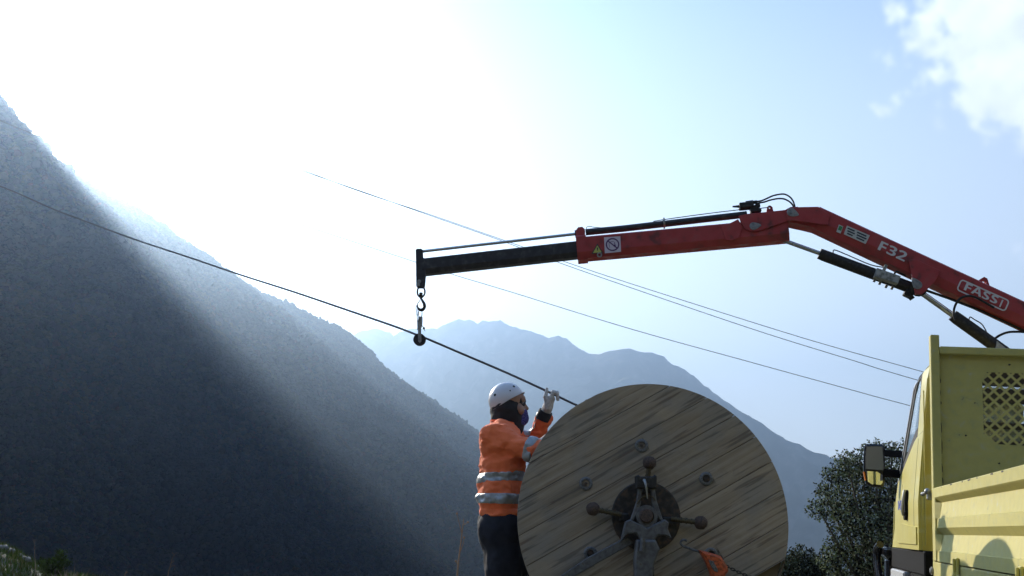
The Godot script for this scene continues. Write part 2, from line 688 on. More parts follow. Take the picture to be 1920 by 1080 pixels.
func curve(pts: Array, n := 6) -> Array:
	var out := []
	for k in pts.size() - 1:
		var a: Vector3 = pts[maxi(k - 1, 0)]
		var b: Vector3 = pts[k]
		var c: Vector3 = pts[k + 1]
		var d: Vector3 = pts[mini(k + 2, pts.size() - 1)]
		for j in n:
			out.append(b.cubic_interpolate(c, a, d, float(j) / n))
	out.append(pts[-1])
	return out

func circle(c: Vector3, x: Vector3, y: Vector3, r: float, n := 24) -> Array:
	var out := []
	for k in n:
		var a := TAU * k / n
		out.append(c + x * cos(a) * r + y * sin(a) * r)
	return out

# lettering that lies on a surface: origin at its lower left corner
func letters(called: String, text: String, size: float, depth: float, o: Vector3, x: Vector3, y: Vector3, m: Material, parent: Node3D, stretch := 1.0, bold := false) -> void:
	var t := TextMesh.new()
	t.text = text
	var f := SystemFont.new()
	f.font_names = PackedStringArray(["Droid Sans"])
	if bold:
		f.font_weight = 700
	t.font = f
	t.font_size = 64
	t.pixel_size = size / 46.0
	t.depth = depth
	t.horizontal_alignment = HORIZONTAL_ALIGNMENT_LEFT
	t.vertical_alignment = VERTICAL_ALIGNMENT_BOTTOM
	var mi := MeshInstance3D.new()
	mi.name = called
	mi.mesh = t
	mi.material_override = m
	parent.add_child(mi, true)
	var g := Transform3D.IDENTITY
	var p: Node = parent
	while p is Node3D and p != self:
		g = (p as Node3D).transform * g
		p = p.get_parent()
	mi.transform = g.affine_inverse() * Transform3D(Basis(x * stretch, y, x.cross(y)), o)

# ==================================================================== soft bodies: capsules joined by a smooth minimum
class Field:
	var lo: Vector3
	var cell: float
	var nx: int
	var ny: int
	var nz: int
	var f := PackedFloat32Array()

	func _init(a: Vector3, b: Vector3, c: float) -> void:
		lo = a
		cell = c
		nx = int((b.x - a.x) / c) + 2
		ny = int((b.y - a.y) / c) + 2
		nz = int((b.z - a.z) / c) + 2
		f.resize(nx * ny * nz)
		f.fill(0.2)

	# bones: [a, b, ra, rb]; k: how softly they join
	func add(bones: Array, k := 0.03) -> void:
		for bone in bones:
			var a: Vector3 = bone[0]
			var b: Vector3 = bone[1]
			var ra: float = bone[2]
			var rb: float = bone[3]
			var kk: float = bone[4] if bone.size() > 4 else k
			var m := maxf(ra, rb) + kk + cell * 3.0
			var p0 := (a.min(b) - Vector3.ONE * m - lo) / cell
			var p1 := (a.max(b) + Vector3.ONE * m - lo) / cell
			var ab := b - a
			var l2 := maxf(ab.length_squared(), 1e-9)
			for z in range(maxi(0, int(p0.z)), mini(nz, int(p1.z) + 1)):
				for y in range(maxi(0, int(p0.y)), mini(ny, int(p1.y) + 1)):
					var row := (z * ny + y) * nx
					for x in range(maxi(0, int(p0.x)), mini(nx, int(p1.x) + 1)):
						var p := Vector3(x, y, z) * cell + lo - a
						var t := clampf(p.dot(ab) / l2, 0.0, 1.0)
						var d := (p - ab * t).length() - (ra + (rb - ra) * t)
						var o := f[row + x]
						var h := maxf(kk - absf(o - d), 0.0)
						f[row + x] = minf(o, d) - h * h / (kk * 4.0)

	func wrinkle(noise: FastNoiseLite, amt: float, stretch := Vector3.ONE) -> void:
		for z in nz:
			for y in ny:
				var row := (z * ny + y) * nx
				for x in nx:
					if absf(f[row + x]) < 0.05:
						f[row + x] += amt * noise.get_noise_3dv((Vector3(x, y, z) * cell + lo) * stretch)

	func copy() -> Field:
		var o := Field.new(lo, lo + Vector3(nx - 2, ny - 2, nz - 2) * cell + Vector3.ONE * cell * 0.01, cell)
		o.nx = nx; o.ny = ny; o.nz = nz
		o.f = f.duplicate()
		return o

	# keep only the side of a plane that n points away from
	func cut(c: Vector3, n: Vector3) -> void:
		for z in nz:
			for y in ny:
				var row := (z * ny + y) * nx
				for x in nx:
					f[row + x] = maxf(f[row + x], (Vector3(x, y, z) * cell + lo - c).dot(n))

	func grow(amt: float) -> void:
		for i in f.size():
			f[i] -= amt

	func mesh() -> ArrayMesh:
		var v := PackedVector3Array()
		var nrm := PackedVector3Array()
		var idx := PackedInt32Array()
		var at_ := PackedInt32Array()
		at_.resize(nx * ny * nz)
		at_.fill(-1)
		var sy := nx
		var sz := nx * ny
		for z in nz - 1:
			for y in ny - 1:
				for x in nx - 1:
					var o := z * sz + y * sy + x
					var c0 := f[o]
					var c1 := f[o + 1]
					var c2 := f[o + sy]
					var c3 := f[o + sy + 1]
					var c4 := f[o + sz]
					var c5 := f[o + sz + 1]
					var c6 := f[o + sz + sy]
					var c7 := f[o + sz + sy + 1]
					var ins := int(c0 < 0) + int(c1 < 0) + int(c2 < 0) + int(c3 < 0) + int(c4 < 0) + int(c5 < 0) + int(c6 < 0) + int(c7 < 0)
					if ins == 0 or ins == 8:
						continue
					var s := Vector3.ZERO
					var k := 0
					var cs := [c0, c1, c2, c3, c4, c5, c6, c7]
					for e in [[0, 1], [2, 3], [4, 5], [6, 7], [0, 2], [1, 3], [4, 6], [5, 7], [0, 4], [1, 5], [2, 6], [3, 7]]:
						var fa: float = cs[e[0]]
						var fb: float = cs[e[1]]
						if (fa < 0) != (fb < 0):
							var t := fa / (fa - fb)
							var pa := Vector3(e[0] & 1, (e[0] >> 1) & 1, e[0] >> 2)
							var pb := Vector3(e[1] & 1, (e[1] >> 1) & 1, e[1] >> 2)
							s += pa.lerp(pb, t)
							k += 1
					at_[o] = v.size()
					v.append((s / k + Vector3(x, y, z)) * cell + lo)
					nrm.append(Vector3(c1 + c3 + c5 + c7 - c0 - c2 - c4 - c6, c2 + c3 + c6 + c7 - c0 - c1 - c4 - c5, c4 + c5 + c6 + c7 - c0 - c1 - c2 - c3).normalized())
		for z in range(1, nz - 1):
			for y in range(1, ny - 1):
				for x in range(1, nx - 1):
					var o := z * sz + y * sy + x
					var here := f[o] < 0
					for ax in 3:
						var st: int = [1, sy, sz][ax]
						if (f[o + st] < 0) == here:
							continue
						var u: int = [sy, sz, 1][ax]
						var w: int = [sz, 1, sy][ax]
						var q := [at_[o], at_[o - u], at_[o - u - w], at_[o - w]]
						if q.has(-1):
							continue
						if here:
							q.reverse()
						for e in [0, 1, 2, 0, 2, 3]:
							idx.append(q[e])
		var arr := []
		arr.resize(Mesh.ARRAY_MAX)
		arr[Mesh.ARRAY_VERTEX] = v
		arr[Mesh.ARRAY_NORMAL] = nrm
		arr[Mesh.ARRAY_INDEX] = idx
		var m := ArrayMesh.new()
		m.add_surface_from_arrays(Mesh.PRIMITIVE_TRIANGLES, arr)
		return m

# ==================================================================== loader crane
var crane_o: Vector3
var crane_x: Vector3
var crane_n: Vector3

func crane_plane() -> void:
	crane_o = at(787, 600, 5.65)
	var far := at(2080, 600, 5.26)
	crane_x = Vector3(far.x - crane_o.x, 0, far.z - crane_o.z).normalized()
	crane_n = crane_x.cross(Vector3.UP).normalized()
	if crane_n.z < 0.0:
		crane_n = -crane_n

# the point of the crane's upright plane (moved off metres towards the camera) that a sight line meets
func cp(px: float, py: float, off := 0.0) -> Vector3:
	var r := aim(px, py)
	var c := Vector3(0, 1, 0)
	return c + r * ((crane_o + crane_n * off - c).dot(crane_n) / r.dot(crane_n))

func cps(list: Array, off := 0.0) -> Array:
	var out := []
	for p in list:
		out.append(cp(p[0], p[1], off))
	return out

func down_of(a: Vector3, b: Vector3) -> Vector3:
	var d := (b - a).normalized().cross(crane_n).normalized()
	return d if d.y < 0.0 else -d

func teardrop(c: Vector3, x: Vector3, y: Vector3, r: float, tip: float) -> Array:
	var out := []
	for k in 20:
		var a := TAU * k / 20.0
		var q := Vector2(cos(a), sin(a)) * r
		if q.x > 0.0:
			q.x *= 1.0 + tip * (1.0 - absf(sin(a)) * 0.5)
			q.y *= 1.0 - 0.25 * cos(a)
		out.append(c + x * q.x + y * q.y)
	return out

func build_crane() -> void:
	crane_plane()
	var t := thing("loader_crane", "red knuckle boom crane behind the yellow cab reaching out over the reel", "crane", cp(2080, 900) * Vector3(1, 0, 1) + Vector3(0, 0.75, 0))
	var n := crane_n
	var sc := 0.00315   # metres per photograph pixel at this depth
	# column and slewing base (behind the headboard and outside the picture)
	var s := Shape.new()
	var cb := cp(2080, 640)
	s.box(Vector3(cb.x, 1.45, cb.z), Vector3(0.26, 1.3, 0.24), Basis.IDENTITY, 0.03)
	s.box(Vector3(cb.x, 0.86, cb.z), Vector3(0.7, 0.2, 0.3), Basis.IDENTITY, 0.03)
	part("column", s, mats.red, t)
	# inner boom
	var a := cp(1528, 390)
	var b := cp(2090, 651)
	var dn := down_of(a, b)
	var ax := (b - a).normalized()
	var hex := [Vector2(-0.05, 0), Vector2(0.05, 0), Vector2(0.066, 0.012), Vector2(0.066, 0.088), Vector2(0.045, 0.136), Vector2(-0.045, 0.136), Vector2(-0.066, 0.088), Vector2(-0.066, 0.012)]
	s = Shape.new()
	s.beam(a + ax * 0.02, b, n, dn, hex)
	var inner := part("inner_boom", s, mats.red, t)
	for e in [-1.0, 1.0]:
		s = Shape.new()
		s.plate(cps([[1473, 398], [1482, 389], [1534, 388], [1548, 399], [1556, 406], [1552, 422], [1540, 421], [1511, 417], [1490, 414], [1476, 414]], 0.072 * e), n, 0.012, 0.002)
		part("head_plate", s, mats.red, inner)
		s = Shape.new()
		s.plate(cps([[1704, 488], [1716, 486], [1763, 508], [1754, 527], [1738, 543], [1729, 552], [1716, 552], [1712, 530]], 0.073 * e), n, 0.012, 0.002)
		part("gusset", s, mats.red, inner)
	# lifting eye with a hole
	s = Shape.new()
	var o := cps([[1830, 531], [1837, 524], [1844, 520], [1850, 523], [1853, 532], [1856, 543], [1848, 541], [1838, 537]])
	var h := circle(cp(1844, 530.5), crane_x, Vector3.UP, 0.0115, 8)
	h = [h[5], h[4], h[2], h[1], h[0], h[7], h[6], h[6]]
	var hc := cp(1844, 530.5)
	h = []
	for p in o:
		h.append(hc + ((p - hc) as Vector3).normalized() * 0.0115)
	s.ring_plate(o, h, n, 0.022)
	part("lifting_eye", s, mats.red, inner)
	# lettering on the boom's near face
	var up := -dn
	var fo := 0.0672
	s = Shape.new()
	var ring := []
	var ring2 := []
	var c00 := cp(1802, 522.5, fo)
	var c10 := cp(1894, 563.5, fo)
	var c01 := cp(1794.5, 544.5, fo)
	var px_ := (c10 - c00) * 1.0
	var py_ := c01 - c00
	var len_x := px_.length()
	var len_y := py_.length()
	px_ /= len_x
	py_ = (py_ - px_ * py_.dot(px_)).normalized()
	for q in 4:
		var cc := c00 + px_ * (0.02 if q in [0, 3] else len_x - 0.02) + py_ * (0.02 if q in [0, 1] else len_y - 0.02)
		for k in 6:
			var an: float = PI + q * PI / 2 + k * PI / 10
			var dd := px_ * cos(an) + py_ * sin(an)
			ring.append(cc + dd * 0.02)
			ring2.append(cc + dd * 0.0125)
	s.ring_plate(ring, ring2, n, 0.0015)
	part("nameplate_border", s, mats.decal_white, inner)
	letters("nameplate_lettering", "FASS", 0.046, 0.0012, c00 + px_ * 0.028 + py_ * (len_y - 0.005), px_, -py_, mats.decal_white, inner, 1.42, true)
	s = Shape.new()
	var ib := c00 + px_ * (len_x - 0.037) + py_ * (len_y * 0.5)
	s.plate([ib - px_ * 0.004 - py_ * 0.023, ib + px_ * 0.004 - py_ * 0.023, ib + px_ * 0.004 + py_ * 0.023, ib - px_ * 0.004 + py_ * 0.023], n, 0.0014)
	part("nameplate_lettering", s, mats.decal_white, inner)
	s = Shape.new()
	s.plate(cps([[1472, 414], [1510, 417], [1536, 424], [1524, 432], [1508, 428], [1473, 420.5]]), n, 0.11, 0.003)
	part("head_web", s, mats.red, inner)
	letters("model_lettering", "F32", 0.058, 0.0012, cp(1639.5, 471.5, fo), ax, up, mats.decal_white, inner, 1.32, true)
	s = Shape.new()
	s.plate(cps([[1588, 423], [1631, 441.5], [1623, 457.5], [1582, 439]], fo), n, 0.0012)
	var lab := part("label_plate", s, mats.decal_grey, inner)
	for k in 3:
		for w in [[0.06, 0.42], [0.48, 0.94]]:
			s = Shape.new()
			var q0 := cp(1588, 423, fo + 0.001).lerp(cp(1582, 439, fo + 0.001), 0.22 + 0.27 * k)
			var q1 := cp(1631, 441.5, fo + 0.001).lerp(cp(1623, 457.5, fo + 0.001), 0.22 + 0.27 * k)
			var wa: float = w[0] + 0.03 * k
			var wb: float = w[1] - 0.05 * ((k + 1) % 2)
			s.plate([q0.lerp(q1, wa) - dn * 0.0045, q0.lerp(q1, wb) - dn * 0.0045, q0.lerp(q1, wb) + dn * 0.0045, q0.lerp(q1, wa) + dn * 0.0045], n, 0.001)
			part("print_line", s, mats.decal_dark, lab)
	s = Shape.new()
	s.plate(cps([[1573, 421], [1581, 424.5], [1576, 438], [1568, 434.5]], fo), n, 0.0012)
	lab = part("emblem_plate", s, mats.decal_grey, inner)
	s = Shape.new()
	s.plate(cps([[1574, 423], [1580, 425.5], [1577, 433], [1571, 430.5]], fo + 0.001), n, 0.001)
	part("emblem", s, mats.decal_green, lab)
	# outer boom
	var a2 := cp(1082, 449)
	var b2 := cp(1472.5, 413)
	var dn2 := down_of(a2, b2)
	var ax2 := (b2 - a2).normalized()
	var hex2 := [Vector2(-0.045, 0), Vector2(0.045, 0), Vector2(0.058, 0.01), Vector2(0.058, 0.098), Vector2(0.04, 0.136), Vector2(-0.04, 0.136), Vector2(-0.058, 0.098), Vector2(-0.058, 0.01)]
	s = Shape.new()
	s.beam(a2, b2, n, dn2, hex2)
	var outer := part("outer_boom", s, mats.red, t)
	s = Shape.new()
	var hexc := []
	for e in hex2:
		hexc.append(Vector2(e.x * 1.13, (e.y - 0.068) * 1.13 + 0.068))
	s.beam(a2 - ax2 * 0.006, a2 + ax2 * 0.055, n, dn2, hexc)
	s.plate(cps([[1080, 452], [1080, 434], [1084, 428.5], [1092, 427.5], [1097, 432], [1097, 441], [1099, 446], [1104, 451]]), n, 0.06, 0.004)
	part("collar", s, mats.red, outer)
	for e in [-1.0, 1.0]:
		s = Shape.new()
		s.plate(cps([[1385, 405], [1400, 401.5], [1440, 397.5], [1472, 394], [1482, 388.5], [1496, 388], [1499, 400], [1489, 413], [1472, 416.5], [1436, 429], [1422, 433.5], [1408, 434.5], [1396, 429], [1389, 418]], 0.0625 * e), n, 0.012, 0.002)
		part("knuckle_plate", s, mats.red, outer)
		s = Shape.new()
		s.plate(cps([[1352, 425], [1368, 419], [1384, 411], [1392, 425], [1386, 446], [1370, 452], [1360, 450]], 0.0605 * e), n, 0.008, 0.002)
		part("stiffener", s, mats.red, outer)
	s = Shape.new()
	o = cps([[1437, 398], [1438, 389], [1441, 386], [1444.5, 386], [1448, 389], [1450, 397]])
	hc = cp(1442.7, 390.5)
	h = []
	for p in o:
		h.append(hc + ((p - hc) as Vector3).normalized() * 0.006)
	s.ring_plate(o, h, n, 0.014)
	part("hose_eye", s, mats.red, outer)
	# pins with teardrop keepers
	for e in [[1413, 424, 0.1, 0.024, 0.0685, 0.95], [1484, 398, -0.45, 0.027, 0.0785, 0.7], [1720, 534, 2.1, 0.027, 0.08, 0.85]]:
		s = Shape.new()
		var x := (crane_x * cos(e[2]) - Vector3.UP * sin(-e[2])).normalized()
		var cc := cp(e[0], e[1], e[4])
		var y := n.cross(x)
		s.plate(teardrop(cc, x, y, e[3], e[5]), n, 0.008, 0.002)
		s.lathe([[0.0, 0.009], [0.012, 0.009], [0.012, 0.0]], cc, n, 14)
		part("pin_keeper", s, mats.zinc, t if e[0] > 1600 else outer)
	# stickers
	s = Shape.new()
	s.plate(cps([[1132.5, 445], [1163, 443], [1164.5, 472], [1134, 475]], 0.0592), n, 0.0014)
	var st := part("sign_plate", s, mats.decal_lilac, outer)
	s = Shape.new()
	var sc0 := cp(1148.5, 458.5, 0.0602)
	s.ring_plate(circle(sc0, ax2, -dn2, 0.041, 28), circle(sc0, ax2, -dn2, 0.033, 28), n, 0.0014)
	part("prohibition_ring", s, mats.decal_purple, st)
	s = Shape.new()
	var dg := (ax2 + dn2).normalized()
	var dp := (ax2 - dn2).normalized()
	s.plate([sc0 - dg * 0.036 - dp * 0.0035, sc0 + dg * 0.036 - dp * 0.0035, sc0 + dg * 0.036 + dp * 0.0035, sc0 - dg * 0.036 + dp * 0.0035], n, 0.0018)
	part("prohibition_bar", s, mats.decal_purple, st)
	s = Shape.new()
	s.tube([sc0 - ax2 * 0.018 + dn2 * 0.018, sc0 - ax2 * 0.021 - dn2 * 0.008, sc0 - ax2 * 0.008 - dn2 * 0.019, sc0 + ax2 * 0.012 - dn2 * 0.018], 0.0014, 6)
	part("pictogram_crane", s, mats.decal_purple, st)
	s = Shape.new()
	s.lathe([[0.0, 0.001], [0.004, 0.001], [0.004, 0.0]], sc0 + ax2 * 0.013 - dn2 * 0.008, n, 10)
	s.plate([sc0 + ax2 * 0.009 + dn2 * 0.0, sc0 + ax2 * 0.018, sc0 + ax2 * 0.019 + dn2 * 0.016, sc0 + ax2 * 0.01 + dn2 * 0.018], n, 0.0014)
	part("pictogram_person", s, mats.decal_purple, st)
	s = Shape.new()
	s.plate(cps([[1120, 456.5], [1130.5, 474], [1109, 476]], 0.0592), n, 0.0012)
	st = part("warning_triangle", s, mats.decal_dark, outer)
	s = Shape.new()
	s.plate(cps([[1120, 460], [1128, 472.8], [1112, 474.2]], 0.0602), n, 0.0012)
	part("triangle_field", s, mats.decal_yellow, st)
	s = Shape.new()
	s.plate(cps([[1119, 464], [1121.5, 464], [1121, 470], [1119.5, 470]], 0.061), n, 0.0012)
	part("triangle_mark", s, mats.decal_dark, st)
	s = Shape.new()
	s.lathe([[0.0085, 0.0], [0.0085, 0.006], [0.016, 0.006], [0.016, 0.0]], cp(1124, 478, 0.058), n, 18)
	part("grease_ring", s, mats.zinc, outer)
	# hydraulic extension
	var a3 := cp(792, 487.5)
	var b3 := cp(1095, 453.5)
	var dn3 := down_of(a3, b3)
	s = Shape.new()
	s.beam(a3, b3, n, dn3, [Vector2(-0.034, 0), Vector2(0.034, 0), Vector2(0.042, 0.008), Vector2(0.042, 0.07), Vector2(0.028, 0.1), Vector2(-0.028, 0.1), Vector2(-0.042, 0.07), Vector2(-0.042, 0.008)])
	var ext := part("extension_boom", s, mats.navy, t)
	for e in [-1.0, 1.0]:
		s = Shape.new()
		s.plate(cps([[779.5, 469], [782, 466.5], [790, 466.5], [793, 469], [793.5, 482], [798, 490], [798.5, 519], [797, 537], [793, 541], [784, 541], [780.5, 537], [780, 488]], 0.034 * e), n, 0.012, 0.002)
		part("tip_plate", s, mats.navy, ext)
	s = Shape.new()
	s.lathe([[0.0, -0.045], [0.012, -0.045], [0.012, 0.045], [0.0, 0.045]], cp(788.5, 531), n, 14)
	s.box(cp(784.5, 533, 0.044), Vector3(0.02, 0.022, 0.006), Basis.IDENTITY, 0.001)
	part("hook_pin", s, mats.zinc, ext)
	s = Shape.new()
	s.tube([cp(786, 472), cp(1085, 438)], 0.0095, 12)
	part("extension_rod", s, mats.chrome, t)
	s = Shape.new()
	s.tube([cp(1078, 439), cp(1082, 438.5)], 0.024, 16)
	s.tube([cp(1098, 435.5), cp(1170, 428.5), cp(1400, 402)], 0.0205, 16)
	var cyl := part("extension_cylinder", s, mats.navy, t)
	s = Shape.new()
	s.tube(curve(cps([[1100, 432], [1100.5, 425.5], [1107, 424.5], [1113, 426], [1128, 427]])), 0.0022, 6)
	part("oil_pipe", s, mats.navy, cyl)
	s = Shape.new()
	s.tube(curve(cps([[1225, 415], [1260, 409.5], [1330, 400], [1372, 395], [1390, 393]], 0.01)), 0.0028, 6)
	part("oil_pipe", s, mats.navy, cyl)
	s = Shape.new()
	var kk := cp(1245, 418.5)
	s.lathe([[0.0205, -0.006], [0.0265, -0.006], [0.0265, 0.006], [0.0205, 0.006]], kk, cp(1260, 417) - kk, 16)
	s.box(kk + Vector3(0, -0.026, 0), Vector3(0.01, 0.016, 0.01))
	s.box(kk + Vector3(0, 0.027, 0), Vector3(0.01, 0.014, 0.01))
	part("pipe_clamp", s, mats.zinc, cyl)
	# valve block on the knuckle
	s = Shape.new()
	var bd := Basis(ax2, -dn2, n)
	s.box(cp(1399, 386.5), Vector3(0.085, 0.036, 0.06), bd, 0.004)
	s.box(cp(1414, 393), Vector3(0.05, 0.045, 0.05), bd, 0.004)
	s.box(cp(1409, 380), Vector3(0.07, 0.016, 0.03), bd, 0.003)
	s.tube([cp(1373.5, 387.5), cp(1386, 387)], [0.005, 0.0085], 10)
	s.tube([cp(1398, 379.5), cp(1412, 377.5)], 0.008, 10)
	s.box(cp(1422, 396), Vector3(0.03, 0.02, 0.05), bd, 0.003)
	s.box(cp(1420, 387), Vector3(0.03, 0.02, 0.045), bd, 0.003)
	part("valve_block", s, mats.black_metal, outer)
	s = Shape.new()
	s.tube(curve(cps([[1418, 392], [1430, 390], [1440, 389]])), 0.003, 6)
	part("valve_link", s, mats.zinc, outer)
	for e in [[[1411, 378], [1425, 377], [1436, 373], [1448, 367.5], [1458, 365], [1470, 364], [1480, 368.5], [1487, 377], [1491, 390]], [[1416, 381.5], [1432, 379], [1445, 375], [1458, 372.5], [1470, 373], [1480, 378], [1486, 384], [1489, 392]]]:
		s = Shape.new()
		s.tube(curve(cps(e, 0.02 if e[0][0] < 1413 else 0.045)), 0.0052, 8)
		part("hydraulic_hose", s, mats.rubber, t)
	# knuckle cylinder under the inner boom
	s = Shape.new()
	s.tube([cp(1414, 431), cp(1545, 478)], 0.0128, 14)
	part("knuckle_rod", s, mats.chrome, t)
	s = Shape.new()
	s.tube([cp(1536, 475.5), cp(1546, 479.5), cp(1712, 541)], [0.033, 0.0345, 0.0345], 18)
	s.tube([cp(1722, 540, -0.03), cp(1722, 540, 0.05)], 0.05, 16)
	s.box(cp(1703, 551), Vector3(0.05, 0.04, 0.05), Basis(ax, up, n), 0.005)
	s.tube([cp(1704, 552), cp(1711, 561)], 0.016, 10)
	cyl = part("knuckle_cylinder", s, mats.black_metal, t)
	s = Shape.new()
	s.plate(cps([[1643, 504], [1687, 519.5], [1681.5, 534], [1638, 520.5]], 0.04), n, 0.05, 0.004)
	s.box(cp(1659, 502.5, 0.03), Vector3(0.018, 0.04, 0.02), Basis(ax, up, n), 0.003)
	part("valve_manifold", s, mats.grey_paint, cyl)
	s = Shape.new()
	s.tube(curve(cps([[1562, 476], [1563, 469], [1571, 470.5], [1590, 478.5], [1630, 495.5], [1652, 500.5], [1662, 502]], 0.02)), 0.0034, 7)
	part("oil_pipe", s, mats.black_metal, cyl)
	s = Shape.new()
	s.tube(curve(cps([[1676, 515], [1681, 509], [1690, 513], [1698, 517]], 0.03)), 0.006, 7)
	part("oil_pipe", s, mats.black_metal, cyl)
	for e in [[1640, 525], [1650, 530], [1662, 536], [1673, 539]]:
		s = Shape.new()
		s.lathe([[0.0, 0.012], [0.008, 0.012], [0.008, -0.01]], cp(e[0], e[1], 0.01), dn, 8)
		part("plug", s, mats.zinc, cyl)
	# lift cylinder from the column
	s = Shape.new()
	s.tube([cp(1722, 545), cp(1795, 597)], 0.0165, 14)
	part("lift_rod", s, mats.chrome, t)
	s = Shape.new()
	s.tube([cp(1786, 591), cp(1794, 597), cp(1905, 676)], [0.033, 0.036, 0.036], 18)
	cyl = part("lift_cylinder", s, mats.black_metal, t)
	s = Shape.new()
	s.plate(cps([[1868, 640], [1883, 652], [1899, 664], [1880, 668], [1866, 655]], 0.03), n, 0.03, 0.004)
	part("cylinder_bracket", s, mats.grey_paint, cyl)
	s = Shape.new()
	s.tube(curve(cps([[1816, 603], [1819, 594.5], [1827, 599], [1840, 607], [1847, 617], [1851, 625]])), 0.0034, 7)
	part("oil_pipe", s, mats.black_metal, cyl)
	for e in [[[1791, 600], [1788, 588], [1791, 573], [1800, 560], [1814, 555], [1828, 557], [1845, 566], [1864, 577]], [[1864, 636], [1874, 629], [1888, 623.5], [1905, 622], [1930, 624], [1960, 634]]]:
		s = Shape.new()
		s.tube(curve(cps(e, 0.085 if e[0][0] < 1800 else 0.0)), 0.0068, 8)
		part("hydraulic_hose", s, mats.rubber, t)
	s = Shape.new()
	s.tube([cp(1738, 545), cp(1778, 559), cp(1840, 583), cp(1930, 624)], 0.008, 8)
	part("return_pipe", s, mats.black_metal, inner)
	# hook at the tip
	s = Shape.new()
	var lk := cps([[785, 538], [782.8, 544], [783, 551], [786, 556], [789.5, 557.5], [793, 556], [796.2, 551], [796.4, 544], [794, 538]])
	s.tube(curve(lk, 3), 0.0056, 8)
	s.tube([cp(786, 538), cp(793, 538)], 0.0056, 8)
	part("shackle", s, mats.black_metal, t)
	s = Shape.new()
	s.lathe([[0.0, 0.0], [0.011, 0.0], [0.011, 0.018], [0.006, 0.022], [0.006, 0.04]], cp(789.3, 549), Vector3.DOWN, 12)
	s.tube(curve(cps([[789.4, 558], [791.5, 563], [795, 569], [796, 575], [793, 580], [788.5, 581], [784, 578], [782.5, 573]]), 4), [0.005, 0.0055, 0.006, 0.0065, 0.007, 0.0075, 0.008, 0.0085, 0.009, 0.0095, 0.0098, 0.01, 0.01, 0.0102, 0.0104, 0.0105, 0.0105, 0.0105, 0.0102, 0.0098, 0.0094, 0.009, 0.0084, 0.0078, 0.007, 0.006, 0.005, 0.004, 0.003], 8)
	var hook := part("hook", s, mats.black_metal, t)
	s = Shape.new()
	s.tube([cp(788, 562), cp(782.5, 570), cp(783.5, 574)], 0.0028, 6)
	part("latch", s, mats.zinc, hook)
	# snatch block hanging from the hook
	var pw := cp(786.7, 637)
	var blk := thing("snatch_block", "small black pulley block hanging on a rope loop below the crane hook", "pulley", pw)
	s = Shape.new()
	s.lathe([[0.0, -0.016], [0.036, -0.016], [0.037, -0.013], [0.028, -0.006], [0.0255, 0.0], [0.028, 0.006], [0.037, 0.013], [0.036, 0.016], [0.0, 0.016]], pw, n, 28)
	part("sheave", s, mats.black_metal, blk)
	for e in [-1.0, 1.0]:
		s = Shape.new()
		s.plate(cps([[783.6, 611], [789.6, 611], [790, 640], [787, 643], [783.8, 640]], 0.021 * e), n, 0.006, 0.001)
		part("cheek_strap", s, mats.zinc, blk)
	s = Shape.new()
	s.plate(cps([[785, 594], [791.8, 594], [791.5, 609], [789, 616], [783.5, 616]]), n, 0.03, 0.003)
	part("rope_thimble", s, mats.grey_paint, blk)
	s = Shape.new()
	s.tube(curve(cps([[786, 597], [784.5, 588], [786, 582], [789, 579.5], [791, 583], [791.2, 590], [790, 597]]), 4), 0.0026, 6)
	s.tube(curve(cps([[783, 571], [780, 576], [781.5, 588], [782.5, 600], [783, 612], [782.5, 619]], 0.012), 4), 0.0022, 6)
	s.tube(curve(cps([[782.5, 575], [783.5, 588], [782, 596], [784, 604]], 0.016), 4), 0.0018, 6)
	s.tube(curve(cps([[789, 610], [793, 612.5], [795.5, 616]], 0.012), 4), 0.0024, 6)
	s.ball(cp(794.8, 615.5, 0.012), Vector3(0.008, 0.008, 0.006), 8)
	s.tube(cps([[795, 616], [797, 621]], 0.012), 0.002, 6)
	part("rope_loop", s, mats.rope, blk)

# ==================================================================== flatbed truck
var tk_o: Vector3
var tk_a: Vector3   # forwards
var tk_r: Vector3   # towards its far side
var tk_u: Vector3

func truck_frame() -> void:
	var y := deg_to_rad(14.5)
	var r := deg_to_rad(4.8)
	tk_o = at(1750, 917, 5.27)
	tk_a = Vector3(sin(y), 0, -cos(y))
	var r0 := Vector3(cos(y), 0, sin(y))
	tk_r = r0 * cos(r) - Vector3.UP * sin(r)
	tk_u = Vector3.UP * cos(r) + r0 * sin(r)

func tp(a: float, r: float, u: float) -> Vector3:
	return tk_o + tk_a * a + tk_r * r + tk_u * u

func tbox(s: Shape, a0: float, a1: float, r0: float, r1: float, u0: float, u1: float, bevel := 0.004) -> void:
	s.box(tp((a0 + a1) / 2, (r0 + r1) / 2, (u0 + u1) / 2), Vector3(absf(a1 - a0), absf(r1 - r0), absf(u1 - u0)), Basis(tk_a, tk_r, tk_u), bevel)

# the cab's side skin: how far in it lies at a place along and up the cab
func skin(a: float, u: float) -> float:
	var f := -0.015 + 0.085 * maxf(u + 0.05, 0.0) + 0.045 * maxf(0.0, a - 0.8)
	if u > 0.7:
		f += (u - 0.7) * (u - 0.7) * 4.0
	if u < -0.2:
		f -= 0.25 * maxf(0.0, a - 1.7) * (-0.2 - u)
	return f

